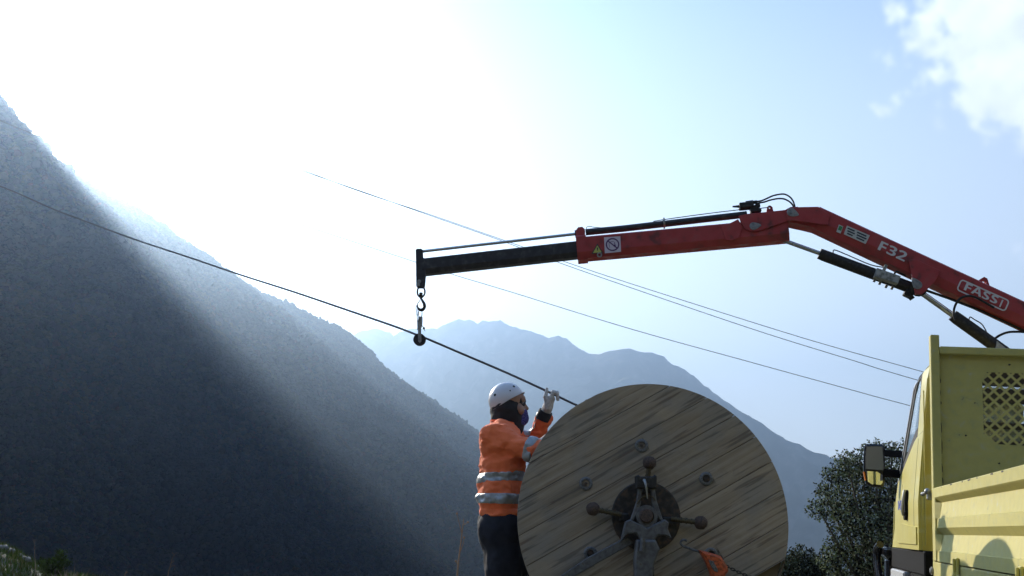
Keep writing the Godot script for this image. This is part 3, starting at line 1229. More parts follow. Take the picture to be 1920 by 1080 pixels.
# a panel of the side skin: outline in (a, u); far = on the truck's other side
func skin_panel(s: Shape, poly: Array, lift := 0.0, thick := 0.02, far := false) -> void:
	var flat := PackedVector2Array()
	for k in poly.size():   # split long edges so that the panel follows the skin
		var p: Vector2 = poly[k]
		var q: Vector2 = poly[(k + 1) % poly.size()]
		var n: int = maxi(1, int((q - p).length() / 0.12))
		for j in n:
			flat.append(p.lerp(q, float(j) / n))
	var f := func(p: Vector2, dep: float) -> Vector3:
		var r := skin(p.x, p.y) - lift + dep
		return tp(p.x, 1.94 - r if far else r, p.y)
	var o := tk_r if far else -tk_r
	var nn := func(p: Vector2) -> Vector3:
		var e := 0.02
		var ga := (skin(p.x + e, p.y) - skin(p.x - e, p.y)) / (2 * e)
		var gu := (skin(p.x, p.y + e) - skin(p.x, p.y - e)) / (2 * e)
		return (o + tk_a * ga + tk_u * gu).normalized()
	for ci in 18:   # cell by cell, so that the panel is curved like the skin
		for cj in 13:
			var c0 := Vector2(0.4 + ci * 0.1, -0.45 + cj * 0.1)
			var cell := PackedVector2Array([c0, c0 + Vector2(0.1, 0), c0 + Vector2(0.1, 0.1), c0 + Vector2(0, 0.1)])
			for piece in Geometry2D.intersect_polygons(flat, cell):
				var ids := Geometry2D.triangulate_polygon(piece)
				for k in range(0, ids.size(), 3):
					var a: Vector2 = piece[ids[k]]
					var b: Vector2 = piece[ids[k + 1]]
					var c: Vector2 = piece[ids[k + 2]]
					s.tri(f.call(a, 0.0), f.call(b, 0.0), f.call(c, 0.0), nn.call(a), nn.call(b), nn.call(c))
					s.tri(f.call(a, thick), f.call(b, thick), f.call(c, thick), -o, -o, -o)
	var mid := Vector2.ZERO
	for p in flat:
		mid += p / flat.size()
	for k in flat.size():
		var a := flat[k]
		var b := flat[(k + 1) % flat.size()]
		var e := (b - a).normalized()
		var w := Vector2(e.y, -e.x)
		if w.dot((a + b) / 2 - mid) < 0:
			w = -w
		s.face([f.call(a, 0.0), f.call(b, 0.0), f.call(b, thick), f.call(a, thick)], tk_a * w.x + tk_u * w.y)

func v2(list: Array) -> Array:
	var out := []
	for p in list:
		out.append(Vector2(p[0], p[1]))
	return out

func build_truck() -> void:
	truck_frame()
	var t := thing("flatbed_truck", "yellow flatbed truck with ribbed drop side and perforated headboard", "truck", tp(-0.6, 0.97, -1.2))
	var s := Shape.new()
	# ---- headboard: posts, rails and a plate with a perforated window
	for r0 in [-0.004, 1.9]:
		s = Shape.new()
		tbox(s, -0.03, 0.03, r0, r0 + 0.046, -0.42, 0.85, 0.004)
		part("headboard_post", s, mats.yellow_worn, t)
	s = Shape.new()
	tbox(s, -0.035, 0.03, 0.043, 1.899, 0.742, 0.785, 0.005)
	var hb := part("headboard_rail", s, mats.yellow_worn, t)
	s = Shape.new()
	var W := [[0.26, 0.30], [0.26, 0.60], [0.285, 0.655], [0.86, 0.655], [0.885, 0.60], [0.885, 0.33], [0.83, 0.262], [0.315, 0.262]]
	var frame_in := []
	for p in W:
		frame_in.append(tp(0.0, p[0], p[1]))
	var pieces := [
		[[0.042, -0.42], [0.042, 0.743], [0.26, 0.743], [0.26, -0.42]],
		[[0.885, -0.42], [0.885, 0.743], [1.9, 0.743], [1.9, -0.42]],
		[[0.26, -0.42], [0.26, 0.262], [0.885, 0.262], [0.885, -0.42]],
		[[0.26, 0.655], [0.26, 0.743], [0.885, 0.743], [0.885, 0.655]],
		[[0.26, 0.60], [0.26, 0.655], [0.285, 0.655]],
		[[0.885, 0.60], [0.885, 0.655], [0.86, 0.655]],
		[[0.26, 0.262], [0.26, 0.315], [0.315, 0.262]],
		[[0.885, 0.262], [0.885, 0.33], [0.83, 0.262]]]
	for q in pieces:
		var poly := []
		for p in q:
			poly.append(tp(0.004, p[0], p[1]))
		s.plate(poly, tk_a, 0.006)
	var plate := part("headboard_plate", s, mats.yellow_worn, t)
	s = Shape.new()
	var pitch := 0.058
	for sg in [-1.0, 1.0]:   # the perforated sheet: two families of slanting webs
		var k := -14
		while k < 26:
			# line r - sg*u = c, clipped to the window
			var c: float = 0.26 + k * pitch - sg * 0.262
			var pts := []
			for e in 60:
				var u := 0.262 + 0.393 * e / 59.0
				var r: float = c + sg * u
				if r > 0.26 and r < 0.885:
					pts.append(Vector2(r, u))
			if pts.size() > 1:
				var a: Vector2 = pts[0]
				var b: Vector2 = pts[-1]
				var m := tp(0.004, (a.x + b.x) / 2, (a.y + b.y) / 2)
				var d := (tk_r * (b.x - a.x) + tk_u * (b.y - a.y))
				s.box(m, Vector3(d.length(), 0.0125, 0.0035 + 0.0005 * sg), Basis(d.normalized(), tk_a.cross(d.normalized()), tk_a))
			k += 1
	part("perforated_sheet", s, mats.yellow_worn, plate)
	# chipped paint down the seam between post and plate, and on the plate
	var rc := RandomNumberGenerator.new()
	rc.seed = 23
	for e in [[0.046, 0.60, 0.05], [0.046, 0.53, 0.03], [0.047, 0.47, 0.02], [0.046, 0.33, 0.07], [0.047, 0.22, 0.09], [0.046, 0.12, 0.06], [0.048, 0.05, 0.04], [0.17, 0.30, 0.012], [0.12, 0.02, 0.05], [0.33, 0.16, 0.01], [0.22, 0.48, 0.008], [0.4, 0.70, 0.012]]:
		var poly := []
		var wide: float = 0.0035 if e[0] < 0.06 else e[2] * 0.6
		for k in 9:
			var an := TAU * k / 9.0
			var j := rc.randf_range(0.55, 1.2)
			poly.append(tp(-0.0001 if e[0] > 0.06 else 0.0, e[0] + cos(an) * wide * j, e[1] + sin(an) * e[2] * 0.5 * j))
		var cs := Shape.new()
		cs.plate(poly, tk_a, 0.003)
		part("paint_chip", cs, mats.steel_dark, plate)
	# ---- drop side with pressed ribs
	s = Shape.new()
	var prof := [Vector2(0.045, 0.0), Vector2(-0.012, 0.0), Vector2(-0.016, -0.004), Vector2(-0.016, -0.05), Vector2(-0.010, -0.056), Vector2(0.016, -0.075), Vector2(0.004, -0.155), Vector2(-0.004, -0.159), Vector2(-0.006, -0.206), Vector2(0.02, -0.24), Vector2(0.002, -0.320), Vector2(-0.006, -0.324), Vector2(-0.008, -0.376), Vector2(0.045, -0.376)]
	s.beam(tp(-0.13, 0, 0), tp(-3.2, 0, 0), tk_r, tk_u, prof)
	var side := part("drop_side", s, mats.yellow_worn, t)
	s = Shape.new()
	tbox(s, -0.131, -0.034, -0.014, 0.045, -0.376, 0.0, 0.004)
	for q in [[-0.075, -0.158], [-0.24, -0.323]]:   # slanted ends of the pressings
		s.face([tp(-0.128, -0.0145, q[0]), tp(-0.165, 0.014, q[0]), tp(-0.165, 0.004, q[1]), tp(-0.128, -0.0145, q[1])], -tk_r - tk_a)
	part("side_end_frame", s, mats.yellow_worn, side)
	for e in [[-0.62, 0.05], [-0.9, 0.03], [-1.05, 0.06], [-1.22, 0.025], [-1.5, 0.07], [-1.68, 0.04], [-0.35, 0.02]]:
		var poly := []
		for k in 9:
			var an := TAU * k / 9.0
			var j := rc.randf_range(0.5, 1.2)
			poly.append(tp(e[0] + cos(an) * e[1] * 0.5 * j, -0.0162, -0.006 + sin(an) * 0.004 * j))
		var cs := Shape.new()
		cs.plate(poly, tk_r, 0.0012)
		part("paint_chip", cs, mats.steel_dark, side)
	for a0 in [-0.72, -1.9]:
		s = Shape.new()
		tbox(s, a0 - 0.018, a0 + 0.018, -0.022, -0.009, -0.42, -0.345, 0.003)
		tbox(s, a0 - 0.008, a0 + 0.008, -0.034, -0.022, -0.41, -0.35, 0.003)
		s.lathe([[0.0, 0.014], [0.016, 0.012], [0.016, 0.0]], tp(a0, -0.022, -0.425), -tk_r, 12)
		part("hinge", s, mats.yellow, side)
	s = Shape.new()
	tbox(s, -0.012, 0.012, -0.03, -0.01, -0.02, -0.06, 0.003)
	s.ball(tp(-0.005, -0.03, -0.015), Vector3(0.018, 0.018, 0.018), 10)
	s.tube([tp(-0.005, -0.03, -0.015), tp(0.12, -0.035, -0.025)], 0.008, 8)
	s.ball(tp(0.12, -0.035, -0.025), Vector3(0.013, 0.013, 0.013), 10)
	s.tube([tp(-0.005, -0.03, -0.02), tp(-0.012, -0.03, -0.055)], 0.007, 8)
	part("side_latch", s, mats.zinc, side)
	# ---- bed
	s = Shape.new()
	tbox(s, -3.25, 0.03, -0.005, 1.945, -0.5, -0.382, 0.004)
	var bed := part("bed_frame", s, mats.yellow_worn, t)
	s = Shape.new()
	tbox(s, -3.22, -0.03, 0.046, 1.89, -0.381, -0.36, 0.0)
	part("bed_floor", s, mats.grey_paint, bed)
	s = Shape.new()
	tbox(s, -3.2, -0.03, 1.9, 1.945, -0.376, 0.0, 0.004)
	part("drop_side", s, mats.yellow_worn, t)
	s = Shape.new()
	tbox(s, -3.25, -3.205, 0.0, 1.94, -0.376, 0.0, 0.004)
	part("tailgate", s, mats.yellow_worn, t)
	s = Shape.new()
	s.lathe([[0.0, 0.016], [0.014, 0.014], [0.016, 0.0]], tp(0.03, -0.006, -0.43), -tk_r, 12)
	s.lathe([[0.0, 0.008], [0.022, 0.008], [0.022, 0.0]], tp(0.03, -0.006, -0.43), -tk_r, 14)
	part("bolt", s, mats.zinc, bed)
	# ---- chassis and wheels (below the picture)
	s = Shape.new()
	for r0 in [0.6, 1.3]:
		tbox(s, -3.1, 2.1, r0, r0 + 0.08, -0.72, -0.52, 0.005)
	part("chassis", s, mats.black_metal, t)
	for e in [[1.55, 0.06], [1.55, 1.68], [-2.0, 0.06], [-2.0, 1.68]]:
		s = Shape.new()
		var c := tp(e[0], e[1], -0.83)
		s.lathe([[0.2, 0.0], [0.31, 0.0], [0.35, 0.03], [0.35, 0.17], [0.31, 0.2], [0.2, 0.2]], c, tk_r, 36)
		var wh := part("wheel", s, mats.tyre, t)
		s = Shape.new()
		s.lathe([[0.0, 0.06], [0.12, 0.05], [0.2, 0.02], [0.205, 0.1], [0.2, 0.18], [0.0, 0.16]], c, tk_r, 28)
		part("rim", s, mats.light_grey, wh)
	# ---- cab
	for far in [false, true]:
		s = Shape.new()
		skin_panel(s, v2([[0.45, -0.33], [0.45, 0.36], [0.70, 0.345], [1.84, 0.125], [1.9, 0.03], [1.95, -0.08], [1.99, -0.2], [2.02, -0.27], [2.06, -0.33]]), 0.0, 0.02, far)
		var door := part("cab_side", s, mats.yellow, t)
		s = Shape.new()
		skin_panel(s, v2([[0.45, 0.363], [0.45, 0.83], [0.94, 0.83], [0.9, 0.77], [0.73, 0.76], [0.67, 0.72], [0.66, 0.4], [0.67, 0.348]]), 0.0, 0.02, far)
		part("rear_pillar", s, mats.yellow, t)
		s = Shape.new()
		skin_panel(s, v2([[0.94, 0.83], [1.04, 0.80], [1.86, 0.125], [1.81, 0.131], [1.0, 0.775], [0.9, 0.77]]), 0.002, 0.03, far)
		part("windscreen_pillar", s, mats.silver_trim, t)
		s = Shape.new()   # the rubber and black frame round the side window
		skin_panel(s, v2([[0.905, 0.768], [0.995, 0.773], [1.805, 0.134], [1.64, 0.162], [0.95, 0.725], [0.76, 0.73], [0.735, 0.757]]), -0.004, 0.02, far)
		skin_panel(s, v2([[0.735, 0.757], [0.76, 0.715], [0.72, 0.68], [0.71, 0.41], [0.665, 0.4], [0.675, 0.72]]), -0.004, 0.02, far)
		skin_panel(s, v2([[0.66, 0.4], [0.71, 0.41], [1.66, 0.215], [1.66, 0.158], [0.68, 0.346]]), -0.004, 0.02, far)
		part("window_seal", s, mats.seal, t)
		s = Shape.new()
		skin_panel(s, v2([[0.7, 0.4], [0.71, 0.69], [0.76, 0.725], [0.97, 0.735], [1.69, 0.16], [1.66, 0.19]]), -0.008, 0.004, far)
		part("side_window", s, mats.glass, t)
		if far:
			continue
		# shut lines, handle, model lettering and lower pressing on the near door
		s = Shape.new()
		skin_panel(s, v2([[1.42, 0.09], [1.424, 0.09], [1.424, -0.09], [1.42, -0.09]]), 0.001, 0.004)
		part("shut_line", s, mats.seal, door)
		s = Shape.new()
		skin_panel(s, v2([[0.62, 0.33], [0.625, 0.33], [0.625, -0.3], [0.62, -0.3]]), 0.001, 0.004)
		part("shut_line", s, mats.seal, door)
		s = Shape.new()
		var hp := []
		for k in 16:
			var an := TAU * k / 16.0
			hp.append(Vector2(0.98 + 0.075 * signf(cos(an)) * pow(absf(cos(an)), 0.6), -0.06 + 0.095 * signf(sin(an)) * pow(absf(sin(an)), 0.7)))
		skin_panel(s, hp, 0.018, 0.02)
		var hd := part("door_handle", s, mats.black_plastic, door)
		s = Shape.new()
		s.tube(curve([tp(0.93, skin(0.93, 0.03) - 0.024, 0.03), tp(0.925, skin(0.93, 0) - 0.032, -0.03), tp(0.93, skin(0.93, -0.1) - 0.032, -0.09), tp(0.95, skin(0.93, -0.1) - 0.024, -0.125)]), 0.009, 8)
		part("handle_grip", s, mats.silver_trim, hd)
		letters("door_lettering", "D45", 0.062, 0.002, tp(1.40, skin(1.3, -0.07) - 0.016, -0.105), -tk_a, tk_u, mats.blue_letter, door, 1.1, true)
		s = Shape.new()
		skin_panel(s, v2([[0.5, -0.30], [0.5, -0.2], [1.35, -0.17], [1.55, -0.21], [1.62, -0.3]]), 0.008, 0.01)
		part("door_pressing", s, mats.yellow, door)
	s = Shape.new()
	var rs := 0.45
	s.plate([tp(rs, 0.005, -0.33), tp(rs, 0.0, 0.0), tp(rs, 0.045, 0.6), tp(rs, 0.06, 0.72), tp(rs, 0.2, 0.72), tp(rs, 0.2, -0.33)], tk_a, 0.02)
	s.plate([tp(rs, 0.2, 0.72), tp(rs, 0.06, 0.72), tp(rs, 0.09, 0.84), tp(rs, 1.85, 0.84), tp(rs, 1.88, 0.72)], tk_a, 0.02)
	s.plate([tp(rs, 1.74, 0.72), tp(rs, 1.88, 0.72), tp(rs, 1.94, 0.0), tp(rs, 1.94, -0.33), tp(rs, 1.74, -0.33)], tk_a, 0.02)
	s.plate([tp(rs, 0.2, 0.12), tp(rs, 0.2, -0.33), tp(rs, 1.74, -0.33), tp(rs, 1.74, 0.12)], tk_a, 0.02)
	var back := part("cab_rear_wall", s, mats.yellow, t)
	s = Shape.new()
	tbox(s, 0.425, 0.44, 0.02, 0.026, -0.3, 0.6, 0.0)
	part("rear_seam", s, mats.yellow, back)
	s = Shape.new()
	s.plate([tp(rs, 0.2, 0.12), tp(rs, 0.2, 0.72), tp(rs, 1.74, 0.72), tp(rs, 1.74, 0.12)], tk_a, 0.004)
	part("rear_window", s, mats.glass, back)
	for u0 in [0.2, 0.305, 0.41, 0.56, 0.66]:
		s = Shape.new()
		tbox(s, 0.40, 0.425, 0.18, 1.76, u0 - 0.018, u0 + 0.018 + (0.05 if u0 > 0.5 else 0.0), 0.004)
		part("window_guard_bar", s, mats.black_metal, back)
	# roof, floor, windscreen, bonnet front
	s = Shape.new()
	var roof := []
	for k in 9:
		var q := k / 8.0
		var row := []
		var a := lerpf(0.44, 1.06, q)
		for j in 13:
			var w := j / 12.0
			var e := 1.0 - pow(absf(w * 2 - 1), 6.0)
			row.append(tp(a, lerpf(skin(a, 0.8), 1.94 - skin(a, 0.8), w), 0.80 + 0.075 * e * (1.0 - 0.5 * q * q * q)))
		roof.append(row)
	for k in 8:
		for j in 12:
			s.face([roof[k][j], roof[k][j + 1], roof[k + 1][j + 1], roof[k + 1][j]], tk_u)
	part("roof", s, mats.yellow, t)
	s = Shape.new()
	s.plate([tp(1.04, 0.11, 0.8), tp(1.86, 0.075, 0.125), tp(1.86, 1.865, 0.125), tp(1.04, 1.83, 0.8)], (tk_a * 0.64 + tk_u * 0.77).normalized(), 0.006)
	part("windscreen", s, mats.glass, t)
	s = Shape.new()
	s.plate([tp(1.87, 0.07, 0.12), tp(2.15, 0.09, 0.0), tp(2.15, 1.85, 0.0), tp(1.87, 1.87, 0.12)], (tk_u + tk_a * 0.4).normalized(), 0.02)
	s.plate([tp(2.15, 0.06, 0.0), tp(2.2, 0.04, -0.5), tp(2.2, 1.9, -0.5), tp(2.15, 1.88, 0.0)], tk_a, 0.02)
	part("bonnet", s, mats.yellow, t)
	s = Shape.new()
	tbox(s, 0.47, 2.0, 0.05, 1.89, -0.36, -0.335, 0.0)
	tbox(s, 1.55, 1.95, 0.1, 1.84, -0.3, 0.11, 0.03)
	part("cab_interior", s, mats.interior, t)
	for r0 in [0.2, 1.05]:
		s = Shape.new()
		tbox(s, 0.62, 1.1, r0, r0 + 0.55, -0.3, -0.1, 0.05)
		tbox(s, 0.55, 0.68, r0 + 0.03, r0 + 0.52, -0.1, 0.42, 0.05)
		tbox(s, 0.56, 0.65, r0 + 0.15, r0 + 0.4, 0.44, 0.6, 0.04)
		part("seat", s, mats.interior, t)
	# black sill and step below the cab
	s = Shape.new()
	tbox(s, 0.36, 1.86, 0.0, 0.06, -0.47, -0.334, 0.008)
	tbox(s, 0.36, 1.0, 0.01, 0.06, -0.62, -0.47, 0.008)
	part("side_skirt", s, mats.black_plastic, t)
	s = Shape.new()
	tbox(s, 1.1, 1.75, -0.02, 0.3, -0.62, -0.475, 0.01)
	part("step_box", s, mats.light_grey, t)
	s = Shape.new()
	tbox(s, 1.86, 2.1, -0.05, 0.08, -0.41, -0.335, 0.02)
	s.tube(curve([tp(2.0, -0.06, -0.32), tp(2.06, -0.075, -0.36), tp(2.06, -0.075, -0.44), tp(2.03, -0.07, -0.52), tp(2.0, -0.06, -0.6)]), 0.028, 10)
	tbox(s, 1.9, 2.05, -0.03, 0.1, -0.62, -0.41, 0.02)
	part("wheel_arch", s, mats.gloss_black, t)
	# ---- door mirror on its arms
	s = Shape.new()
	var mc := tp(1.72, -0.12, 0.235)
	var fwd := (tk_a + tk_r * 0.045).normalized()
	var mr := (tk_r - fwd * tk_r.dot(fwd)).normalized()
	var shell := []
	for e in [[-0.066, 0.148], [0.045, 0.152], [0.064, 0.135], [0.068, 0.04], [0.062, -0.13], [0.045, -0.155], [-0.03, -0.155], [-0.064, -0.135], [-0.078, -0.05], [-0.078, 0.06], [-0.073, 0.13]]:
		shell.append(mc + mr * e[0] + tk_u * e[1])
	var fr := []
	for p in shell:
		fr.append(p + fwd * 0.04)
	s.plate(fr, fwd, 0.08, 0.014)
	var mir := part("door_mirror", s, mats.gloss_black, t)
	s = Shape.new()
	s.plate([mc + mr * -0.058 + tk_u * 0.128 - fwd * 0.002, mc + mr * 0.048 + tk_u * 0.133 - fwd * 0.002, mc + mr * 0.055 + tk_u * 0.0 - fwd * 0.002, mc + mr * 0.053 + tk_u * -0.034 - fwd * 0.002, mc + mr * -0.066 + tk_u * -0.034 - fwd * 0.002, mc + mr * -0.067 + tk_u * 0.05 - fwd * 0.002], fwd, 0.004)
	part("mirror_glass", s, mats.mirror_glass, mir)
	s = Shape.new()
	var lo_f := (tk_a + tk_r * 0.0 - tk_u * 0.08).normalized()
	s.plate([mc + mr * -0.064 + tk_u * -0.048 - fwd * 0.003, mc + mr * 0.052 + tk_u * -0.048 - fwd * 0.003, mc + mr * 0.048 + tk_u * -0.125 - fwd * 0.003, mc + mr * 0.035 + tk_u * -0.14 - fwd * 0.003, mc + mr * -0.025 + tk_u * -0.14 - fwd * 0.003, mc + mr * -0.052 + tk_u * -0.122 - fwd * 0.003], lo_f, 0.004)
	part("wide_mirror_glass", s, mats.mirror_glass, mir)
	s = Shape.new()
	s.plate([mc + mr * -0.082 + tk_u * -0.055 + fwd * 0.02, mc + mr * -0.073 + tk_u * -0.055 + fwd * 0.02, mc + mr * -0.062 + tk_u * -0.115 + fwd * 0.02, mc + mr * -0.07 + tk_u * -0.115 + fwd * 0.02], fwd, 0.05)
	part("turn_lamp", s, mats.amber, mir)
	for e in [[0.09, 0.048], [-0.052, 0.058]]:
		s = Shape.new()
		var m0: Vector3 = mc + tk_u * e[0] + fwd * 0.03
		s.box((m0 + tp(1.76, 0.07, 0.235 + e[0])) / 2 + mr * 0.03, Vector3(0.15, e[1], 0.035), Basis((tp(1.76, 0.07, 0.235) - mc).normalized(), tk_u, (tp(1.76, 0.07, 0.235) - mc).normalized().cross(tk_u)), 0.006)
		part("mirror_arm", s, mats.black_plastic, mir)

# ==================================================================== cable reel, its stand, the cable
const REEL_D := 5.15
var reel_c: Vector3
var reel_r: float

func wood_picture() -> ImageTexture:
	# weathered softwood: grain along x, with darker stains that run along the grain from the bolts
	var w := 1024
	var n := FastNoiseLite.new()
	n.seed = 51
	n.frequency = 1.0
	n.fractal_octaves = 4
	var im := Image.create(w, w, false, Image.FORMAT_RGB8)
	var bolts := []
	for k in 6:
		var a := deg_to_rad(-28.4 + 33.0 + k * 60.0)
		bolts.append(Vector2(cos(a), sin(a)) * 0.39)
	for j in w:
		var y := (j + 0.5) / w * 1.6 - 0.8
		for i in w:
			var x := (i + 0.5) / w * 1.6 - 0.8
			var board := floorf(y / 0.152 + 0.31)
			var bx := x + board * 3.7
			var fine := n.get_noise_2d(bx * 3.0, y * 130.0)
			var band := n.get_noise_2d(bx * 0.9, y * 26.0 + board * 9.0)
			var dark := n.get_noise_2d(bx * 1.9 + 40.0, y * 34.0)
			var blot := n.get_noise_2d(x * 3.2 + 7.0, y * 3.6)
			var c := Vector3(0.285, 0.23, 0.163).lerp(Vector3(0.385, 0.318, 0.24), clampf(0.5 + band * 0.9, 0, 1))
			c *= 1.0 + fine * 0.16 + 0.07 * sin(board * 5.1)
			c = c.lerp(Vector3(0.27, 0.25, 0.22), clampf(blot * 1.1 + 0.15, 0, 0.6))
			var d := smoothstep(0.12, 0.5, dark + band * 0.25 + blot * 0.35)
			c = c.lerp(Vector3(0.06, 0.05, 0.045), d * 0.5)
			if dark > 0.33 and fine > 0.1:
				c = c.lerp(Vector3(0.2, 0.1, 0.05), 0.35)
			for b in bolts:   # rust and grease drawn out along the grain
				var dx: float = b.x - x
				var dy: float = absf(b.y - y)
				if dx > 0.0 and dx < 0.34 and dy < 0.05:
					c = c.lerp(Vector3(0.055, 0.05, 0.045), (1.0 - dx / 0.34) * smoothstep(0.045, 0.02, dy + 0.01 * fine) * clampf(0.75 + band, 0, 1) * 0.85)
			im.set_pixel(i, w - 1 - j, Color(c.x, c.y, c.z).linear_to_srgb())
	return ImageTexture.create_from_image(im)

func build_reel() -> void:
	reel_c = at(1224, 972, REEL_D)
	reel_r = (at(1478, 972, REEL_D) - reel_c).x
	var t := thing("cable_reel", "large round wooden cable drum with weathered slanting boards", "cable reel", Vector3(reel_c.x, reel_c.y - reel_r, reel_c.z - 0.4))
	var wood: StandardMaterial3D = mats.reel_wood
	var turn := deg_to_rad(28.4)
	for f in 2:
		var fl := Node3D.new()
		fl.name = "flange"
		t.add_child(fl, true)
		fl.transform = t.transform.affine_inverse() * Transform3D(Basis(Vector3(0, 0, 1), turn), reel_c - Vector3(0, 0, 0.0 if f == 0 else 0.78))
		var disc := PackedVector2Array()
		for k in 128:
			disc.append(Vector2(cos(TAU * k / 128), sin(TAU * k / 128)) * reel_r)
		var k := -6
		while k < 6:
			var y0 := (k - 0.31) * 0.152
			var strip := PackedVector2Array([Vector2(-2, y0 + 0.0012), Vector2(2, y0 + 0.0012), Vector2(2, y0 + 0.1508), Vector2(-2, y0 + 0.1508)])
			for poly in Geometry2D.intersect_polygons(disc, strip):
				if poly.size() < 3:
					continue
				var pts := []
				var dz := 0.002 * sin(k * 7.3)
				for p in poly:
					pts.append(Vector3(p.x, p.y, -0.0175 + dz))
				var s := Shape.new()
				s.plate(pts, Vector3(0, 0, 1), 0.035, 0.002)
				part("plank", s, wood, fl, false)
			k += 1
		var s := Shape.new()   # the second, crossed layer of boards behind
		s.lathe([[0.0, 0.0], [reel_r - 0.006, 0.0], [reel_r - 0.006, -0.03], [0.0, -0.03]], Vector3(0, 0, -0.038), Vector3(0, 0, 1), 96)
		part("backing_layer", s, mats.reel_wood_back, fl, false)
	# drum and wound cable
	var s := Shape.new()
	s.lathe([[0.3, 0.0], [0.3, -0.72]], reel_c - Vector3(0, 0, 0.06), Vector3(0, 0, 1), 48)
	part("drum", s, mats.reel_wood_back, t)
	s = Shape.new()
	var prof := []
	var rows := 46
	for k in rows:
		var z := -0.05 - 0.70 * k / (rows - 1.0)
		prof.append([0.408, z + 0.0075])
		prof.append([0.416, z])
	s.lathe(prof, reel_c - Vector3(0, 0, 0.02), Vector3(0, 0, 1), 64)
	part("wound_cable", s, mats.cable, t)
	# washers and bolts
	for e in [[1203, 836], [1324, 898], [1098.5, 907], [1107, 1038], [1333, 1040], [1212, 1104]]:
		var c := at(e[0], e[1], REEL_D)
		s = Shape.new()
		s.lathe([[0.019, 0.003], [0.0215, 0.008], [0.030, 0.008], [0.036, 0.004], [0.036, 0.0]], c, Vector3(0, 0, 1), 26)
		var wa := part("washer", s, mats.zinc_dark, t)
		s = Shape.new()
		s.lathe([[0.0, 0.0015], [0.019, 0.0015], [0.0195, 0.004]], c, Vector3(0, 0, 1), 22)
		s.lathe([[0.0, 0.007], [0.008, 0.006], [0.009, 0.001]], c, Vector3(0, 0, 1), 6)
		part("bolt", s, mats.steel_dark, wa)
	# hub disc with three clamping arms
	var hub := at(1212, 968, REEL_D - 0.02)
	s = Shape.new()
	var hz := reel_c.z
	s.lathe([[0.04, 0.012], [0.176, 0.012], [0.181, 0.008], [0.181, 0.0]], Vector3(hub.x, hub.y, hz), Vector3(0, 0, 1), 56)
	var hd := part("hub_disc", s, mats.steel_dark, t)
	for e in [[1218, 868, 1213, 905], [1112, 954, 1165, 965], [1314, 980, 1258, 973]]:
		var bp := at(e[0], e[1], REEL_D - 0.055)
		var bi := at(e[2], e[3], REEL_D - 0.05)
		s = Shape.new()
		s.tube([bi, bp], 0.013, 10)
		for k in 5:
			s.tube([bi.lerp(bp, 0.15 + 0.17 * k), bi.lerp(bp, 0.2 + 0.17 * k)], 0.0155, 10)
		var arm := part("clamp_arm", s, mats.brass_dirty, hd)
		s = Shape.new()
		s.ball(bp, Vector3(0.036, 0.034, 0.031), 18, Basis.IDENTITY, noise_of(61, 2.2), 0.16)
		part("knob", s, mats.rust, arm)
		s = Shape.new()
		s.box(bi.lerp(hub, 0.12) + Vector3(0, -0.012, -0.012), Vector3(0.05, 0.04, 0.03), Basis.IDENTITY, 0.006)
		part("clamp_foot", s, mats.black_metal, arm)
	# ------------------------------------------------ stand with a fork that holds the axle
	var zf := REEL_D - 0.115
	var st := thing("reel_stand", "grey steel stand whose fork holds the axle of the wooden cable drum", "stand", Vector3(hub.x, 0.0, -zf))
	s = Shape.new()
	s.lathe([[0.0, 0.012], [0.03, 0.01], [0.036, 0.0], [0.036, -0.2]], at(1212, 967, zf - 0.03), Vector3(0, 0, 1), 28)
	part("axle", s, mats.rust, st)
	s = Shape.new()
	var hc := at(1212, 968, zf)
	s.lathe([[0.037, -0.02], [0.037, 0.02], [0.054, 0.02], [0.056, 0.016], [0.056, -0.02]], hc, Vector3(0, 0, 1), 30)
	part("bearing_ring", s, mats.steel_grey, st)
	for e in [[[1196, 916], [1203, 916], [1201, 945], [1196, 960], [1184, 981], [1178, 984], [1186, 962], [1193, 940]], [[1220, 916], [1227, 916], [1231, 940], [1238, 962], [1246, 984], [1240, 981], [1227, 960], [1222, 945]]]:
		s = Shape.new()
		s.plate(fps(e, zf), Vector3(0, 0, 1), 0.03, 0.004)
		part("fork_arm", s, mats.steel_grey, st)
	s = Shape.new()
	s.plate(fps([[1191, 893], [1196, 891], [1199, 894], [1223, 894], [1226, 891], [1230, 893], [1229, 916], [1192, 916]], zf), Vector3(0, 0, 1), 0.07, 0.005)
	part("top_block", s, mats.black_metal, st)
	s = Shape.new()
	s.tube(curve([at(1208, 900, zf - 0.04), at(1211, 910, zf - 0.06), at(1214, 935, zf - 0.05)]), [0.009] + range(12).map(func(k): return 0.0085 - 0.0005 * k), 8)
	part("locking_pin", s, mats.zinc, st)
	s = Shape.new()
	s.tube(curve([at(1194, 945, zf - 0.02), at(1205, 932, zf - 0.02), at(1222, 931, zf - 0.02), at(1228, 938, zf - 0.02)]), 0.004, 7)
	part("brass_strip", s, mats.brass_dirty, st)
	s = Shape.new()
	s.plate(fps([[1172, 978], [1180, 974], [1197, 982], [1212, 990], [1228, 982], [1245, 974], [1253, 980], [1251, 992], [1258, 1009], [1246, 1004], [1232, 1004], [1222, 1018], [1202, 1018], [1192, 1000], [1176, 1001], [1164, 1012]], zf - 0.01), Vector3(0, 0, 1), 0.06, 0.006)
	part("saddle", s, mats.steel_grey, st)
	s = Shape.new()
	s.plate(fps([[1192, 1012], [1228, 1012], [1236, 1030], [1226, 1056], [1222, 1090], [1190, 1090], [1188, 1050]], zf - 0.02), Vector3(0, 0, 1), 0.07, 0.01)
	s.tube([at(1206, 1008, zf - 0.07), at(1203, 1034, zf - 0.07)], 0.012, 8)
	part("screw_jack", s, mats.steel_grey, st)
	s = Shape.new()
	s.tube([at(1207, 1060, zf), Vector3(hub.x, 0.06, -zf)], 0.05, 16)
